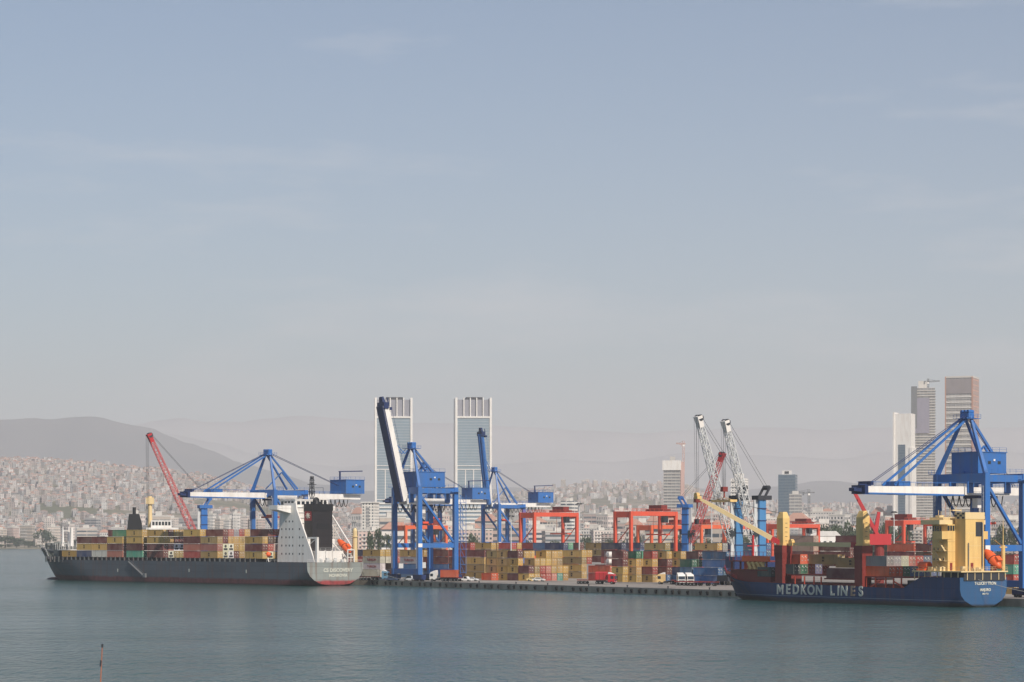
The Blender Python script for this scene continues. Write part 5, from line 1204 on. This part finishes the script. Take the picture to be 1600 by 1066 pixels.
def place_block(px, D, ytop, where, group, kind=None, width=None):
    X = (px - CX) / F * D; zb_ = ground_z(X, D) if D > shore(X) else GZ; ht = hz(ytop, D, 0) - zb_
    me, w_, h_ = PROTO[kind if kind is not None else rnd.randrange(len(PROTO))]; c, cn = rnd.choice(WALLS)
    o = link('apartment_building', me); o.location = (X, D, zb_ - .5); o.rotation_euler.z = R(rnd.choice((-30, -24, -18, 12, 8, -40)))
    s_ = (width / F * D / w_) if width else rnd.uniform(.9, 1.25); o.scale = (s_, s_, max(.3, ht / (h_ + 1)))
    v = rnd.uniform(.88, 1.06); o.color = (*[min(.85, q * v) for q in lin(c)], 1)
    size = 'tall' if ht > 34 else 'long' if w_ > 28 else 'small' if ht < 14 else 'plain'
    tag(o, '%s %s apartment block %s' % (size, cn, where), 'apartment block', group)
# front row of the left shore
x = -6
for wd, yt, k in ((18, 826, 0), (16, 822, 1), (26, 820, 4), (14, 828, 3), (24, 822, 4), (20, 818, 0), (36, 824, 2), (16, 830, 3), (24, 823, 4), (22, 826, 0), (30, 820, 4), (18, 828, 3), (24, 822, 0)):
    place_block(x + wd / 2, 4090 + rnd.uniform(0, 120), yt, 'in the shore row beyond the grey ship bow', 'apartment blocks along the far shore', k, wd * .85); x += wd + 1
for i in range(26): place_block(rnd.uniform(0, 560), rnd.uniform(4180, 4600), rnd.uniform(800, 826), 'at the foot of the left hill', 'apartment blocks at the foot of the hill')
for px in range(330, 420, 13): place_block(px, 3900, rnd.uniform(797, 812), 'in the pale cluster behind the blue gantry leg', 'apartment blocks behind the first gantry', 5, 12)
zones = ((560, 720, 'at the foot of the glass towers'), (720, 960, 'between the glass towers and the middle gantry'), (960, 1140, 'around the dark unfinished tower'), (1140, 1300, 'around the plain glass tower'), (1300, 1470, 'left of the yellow superstructure'), (1470, 1601, 'behind the large blue gantry'))
for x0, x1, where in zones:
    n = int((x1 - x0) / 8)
    for i in range(n):
        D = rnd.choice((rnd.uniform(1950, 2500), rnd.uniform(2500, 3300), rnd.uniform(3400, 4300)))
        px = x0 + (x1 - x0) * (i + rnd.random()) / n
        place_block(px, D, rnd.uniform(816, 836) if D < 2500 else rnd.uniform(806, 828) if D < 3300 else rnd.uniform(796, 818), where, 'apartment blocks ' + where)
place_block(1312, 2200, 803, 'standing out behind the second deck crane', 'apartment blocks left of the yellow superstructure', 1, 26)
# white halls between the gantries and the second deck crane
t = thing('white_hall', G(1288, 1450, 1.6), 'long white hall with rounded bays left of the second deck crane', 'hall')
MB().box(-9, 9, -6, 6, 0, 17).build('wall', M['white'], t); MB().loft([[(-9.4, -6.4, 17), (9.4, -6.4, 17), (9.4, 6.4, 17), (-9.4, 6.4, 17)], [(-7, -1, 20), (7, -1, 20), (7, 1, 20), (-7, 1, 20)]]).build('roof', M['pale_conc'], t)
for k in range(5): MB().box(-8 + k * 3.4, -6.4 + k * 3.4, -6.08, -6.02, 12, 14).build('window', M['glass'], t)
for k in range(2): MB().tube((-3 + k * 7, -7.6, 0), (-3 + k * 7, -7.6, 11), 2.6, 0, 16).ell((-3 + k * 7, -7.6, 11), 1.2, 2.6, 1.2).build('silo', M['white'], t)
# hillside houses: the nearest as things, the rest as one mass
cands = []
while len(cands) < 7200:
    px = rnd.uniform(-40, 600) if rnd.random() < .66 else rnd.uniform(600, 1640)
    D = 4150 + (6350 - 4150) * rnd.random() ** .8 if px < 600 else 3700 + (8600 - 3700) * rnd.random() ** .8
    X = (px - CX) / F * D
    g = math.sin(X * .006 + D * .0021) + math.sin(D * .0043 - X * .0031 + 2)
    if 4500 < D < 4980 and 60 < px < 420 and g > -.75: continue
    if g > 1.45: continue
    cands.append((D, px, X))
cands.sort()
GH = 'houses on the hillside'
for D, px, X in cands[:112]:
    me, w_, h_ = rnd.choice(HP); c, cn = rnd.choice(WALLS); o = link('house', me); o.location = (X, D, ground_z(X, D) - 1.5); o.rotation_euler.z = R(rnd.uniform(-50, 20))
    s_ = rnd.uniform(.85, 1.3); o.scale = (s_, s_, rnd.uniform(.8, 1.3)); o.color = (*lin(c), 1)
    tag(o, '%s house low on the town slopes %s' % (cn, 'behind the grey ship' if px < 560 else 'behind the yard gantries' if px < 1150 else 'behind the blue feeder ship'), 'house', GH)
mb = MB(); cols = []
for D, px, X in cands[112:]:
    w_ = rnd.uniform(7, 12.5); d_ = rnd.uniform(7, 11); h_ = rnd.choice((7, 9, 10, 12, 14, 17, 19)); a = R(rnd.uniform(-50, 25)); z = ground_z(X, D) - 2
    ca, sa = math.cos(a), math.sin(a); c = [(X + (x * ca - y * sa), D + (x * sa + y * ca)) for x, y in ((-w_/2,-d_/2),(w_/2,-d_/2),(w_/2,d_/2),(-w_/2,d_/2))]
    wall = lin(rnd.choice(WALLS)[0]); v = rnd.uniform(.72, .98); gw = sum(wall) / 3; wall = tuple((q * .6 + gw * .4) * v for q in wall); n0 = len(mb.f)  # walls greyed, part of the distant haze put into their colour
    hip = rnd.random() < .5
    mb.add([(x, y, z) for x, y in c] + [(x, y, z + h_) for x, y in c], [(0,1,5,4),(1,2,6,5),(2,3,7,6),(3,0,4,7)] + ([] if hip else [(4,5,6,7)])); cols += [wall] * 4
    if hip: mb.add([(x, y, z + h_) for x, y in c] + [(X, D, z + h_ + 2.6)], [(0,1,4),(1,2,4),(2,3,4),(3,0,4)]); cols += [lin(rnd.choice(((178,136,120),(164,124,108),(188,152,136),(150,128,116))))] * 4
    else: cols.append(lin(rnd.choice(((190,184,176),(170,160,150),(204,196,186)))))
me = mb.mesh('hillside_houses', M['fac_attr'], fix=False); ca = me.color_attributes.new('col', 'FLOAT_COLOR', 'CORNER'); out = []
for p, c in zip(me.polygons, cols): out += [*c, 1] * len(p.vertices)
ca.data.foreach_set('color', out)
tag(link('hillside_houses', me), 'thousands of small pale houses covering the hillsides', 'houses', None, 'stuff')
# tall pale blocks on the far slope
for i in range(34):
    px = rnd.uniform(860, 1090); D = rnd.uniform(7400, 8500); X = (px - CX) / F * D; o = link('apartment_building', PROTO[5][0]); o.location = (X, D, ground_z(X, D) - 2); o.rotation_euler.z = R(rnd.uniform(-30, 10)); o.scale = (.8, .8, rnd.uniform(.5, .95)); o.color = (*lin(rnd.choice(WALLS)[0]), 1)
    tag(o, 'pale tower block on the far slope above the middle gantry', 'apartment block', 'tower blocks on the far slope')

# trees
def tree_mesh(seed, w_, h_, n=520):
    r = random.Random(seed); mb = MB(); lobes = [(r.uniform(-.32, .32) * w_, r.uniform(-.32, .32) * w_, r.uniform(.38, .84) * h_, r.uniform(.16, .3) * w_) for _ in range(12)]
    for _ in range(n):
        lx, ly, lz, lr = r.choice(lobes); v = Vector((r.gauss(0, 1), r.gauss(0, 1), r.gauss(0, 1))).normalized() * lr * r.uniform(.55, 1.1)
        c = Vector((lx, ly, lz)) + Vector((v.x, v.y, v.z * .8)); a = Vector((r.gauss(0, 1), r.gauss(0, 1), r.gauss(0, 1))).normalized(); b = a.orthogonal().normalized(); s_ = r.uniform(.03, .07) * w_
        a2 = a.cross(b); mb.add([c + b * s_, c + a2 * s_ * .8, c - b * s_, c - a2 * s_ * .8], [(0, 1, 2, 3)])
    cr = mb.mesh('crown', M['leaf'], fix=False); tm = MB(); tm.tube((0, 0, -1), (0, 0, h_ * .5), w_ * .035, 0, 7, w_ * .02)
    for lx, ly, lz, lr in lobes[:5]: tm.tube((0, 0, h_ * .3), (lx, ly, lz), w_ * .016, 0, 5, w_ * .006)
    return cr, tm.mesh('trunk', M['bark'])
TR = [tree_mesh(s_, w_, h_) for s_, w_, h_ in ((1, 12, 12), (2, 10, 14), (3, 15, 11))]
def tree(px, D, py_top, py_w, label, group, k):
    X = (px - CX) / F * D; zb_ = ground_z(X, D) if D > shore(X) else GZ; ht = hz(py_top, D, 0) - zb_
    t = thing('tree', (X, D, zb_), label, 'tree', None, group); cr, tm = TR[k]; h0 = (12, 14, 11)[k]; w0 = (12, 10, 15)[k]; s_ = py_w / F * D / w0; t.scale = (s_, s_, max(.4, ht / h0)); t.rotation_euler.z = rnd.uniform(0, 6)
    link('crown', cr, t); link('trunk', tm, t)
LT = (('wide dark tree at the left edge of the far shore', 8, 834, 34), ('broad tree right of the edge tree on the far shore', 26, 838, 26), ('tall dark tree standing highest on the far shore', 66, 823, 26), ('dark tree joined to the tallest shore tree', 78, 832, 20), ('low shrubby tree between the shore groups', 44, 843, 22), ('small tree nearest the grey ship bow', 92, 845, 18))
for lab, px, yt, wd in LT: tree(px, 4055, yt, wd, lab, 'trees on the far shore', rnd.randrange(3)); 
for i in range(9): tree(2 + i * 12, 4045, rnd.uniform(847, 852), 12, 'low round tree in the line at the water of the far shore', 'low trees along the far shore', rnd.randrange(3))
for i, (px, yt) in enumerate(((592, 824), (604, 828), (580, 832))): tree(px, 1800, yt, 14, 'dark tree by the white slab block, ' + ('tallest', 'middle one', 'smallest')[i], 'trees by the white slab block', i)
for i in range(16): tree(1286 + i * 8.6, rnd.uniform(1700, 1950), rnd.uniform(814, 830), 24, 'dark green tree in the belt behind the red box crane', 'tree belt behind the second deck crane', i % 3)
for i in range(26): tree(600 + i * 27 + rnd.uniform(-8, 8), rnd.uniform(1750, 2300), rnd.uniform(832, 844), 16, 'dark green tree among the low blocks behind the yard', 'trees among the low town blocks', i % 3)
for i in range(10): tree(1440 + i * 16, rnd.uniform(1700, 2100), rnd.uniform(820, 836), 22, 'dark green tree beyond the large blue gantry', 'trees beyond the large blue gantry', i % 3)
for i in range(20): tree(100 + i * 22, rnd.uniform(4060, 4300), rnd.uniform(840, 848), 16, 'dark tree between the shore blocks behind the grey ship', 'trees behind the grey ship', i % 3)

# ------------------------------------------------------------------ leave out containers that the photo shows nothing of
bpy.context.view_layer.update(); dg = bpy.context.evaluated_depsgraph_get()
hz_o = bpy.data.objects['haze']; hz_o.hide_viewport = True; bpy.context.view_layer.update(); dg = bpy.context.evaluated_depsgraph_get()
score = []
for o in [o for o in COL.objects if o.name.startswith('shipping_container')]:
    Lc = 12.19 if max(v[0] for v in o.bound_box) > 9 else 6.06; n = 0; pts = []
    for i in range(6):
        for k in (2, 1, 0): pts.append((Lc * (.04 + .92 * i / 5), .0, .15 + 2.3 * k / 2))
    for j in range(4):
        for k in (2, 1, 0): pts.append((-.0, -.12 - 2.2 * j / 3, .15 + 2.3 * k / 2))
    for eye in ((0, 0, 17), (2.5, 0, 17), (-2.5, 0, 17)):
        for p in pts:
            q = o.matrix_world @ Vector(p); e = Vector(eye); dv = q - e
            if n >= 3: break
            if abs((q.x - eye[0]) / q.y) > .2105 + .006: continue
            ok, loc, nn, ii, ob, mm = sc.ray_cast(dg, e, dv.normalized(), distance=dv.length + 1)
            if not ok: continue
            while ob.parent: ob = ob.parent
            if ob.name == o.name: n += 1 if eye[0] == 0 else .3
    score.append((n, o.name))
hz_o.hide_viewport = False
score.sort(); print('CULL', len(score), sum(1 for s_ in score if s_[0] == 0), [round(s_[0], 1) for s_ in score[::12]])
keep = 300
for i, (n, nm) in enumerate(score):
    if n == 0 or i < len(score) - keep and n < 1.2:
        o = bpy.data.objects[nm]
        for ch in list(o.children_recursive) + [o]: bpy.data.objects.remove(ch)
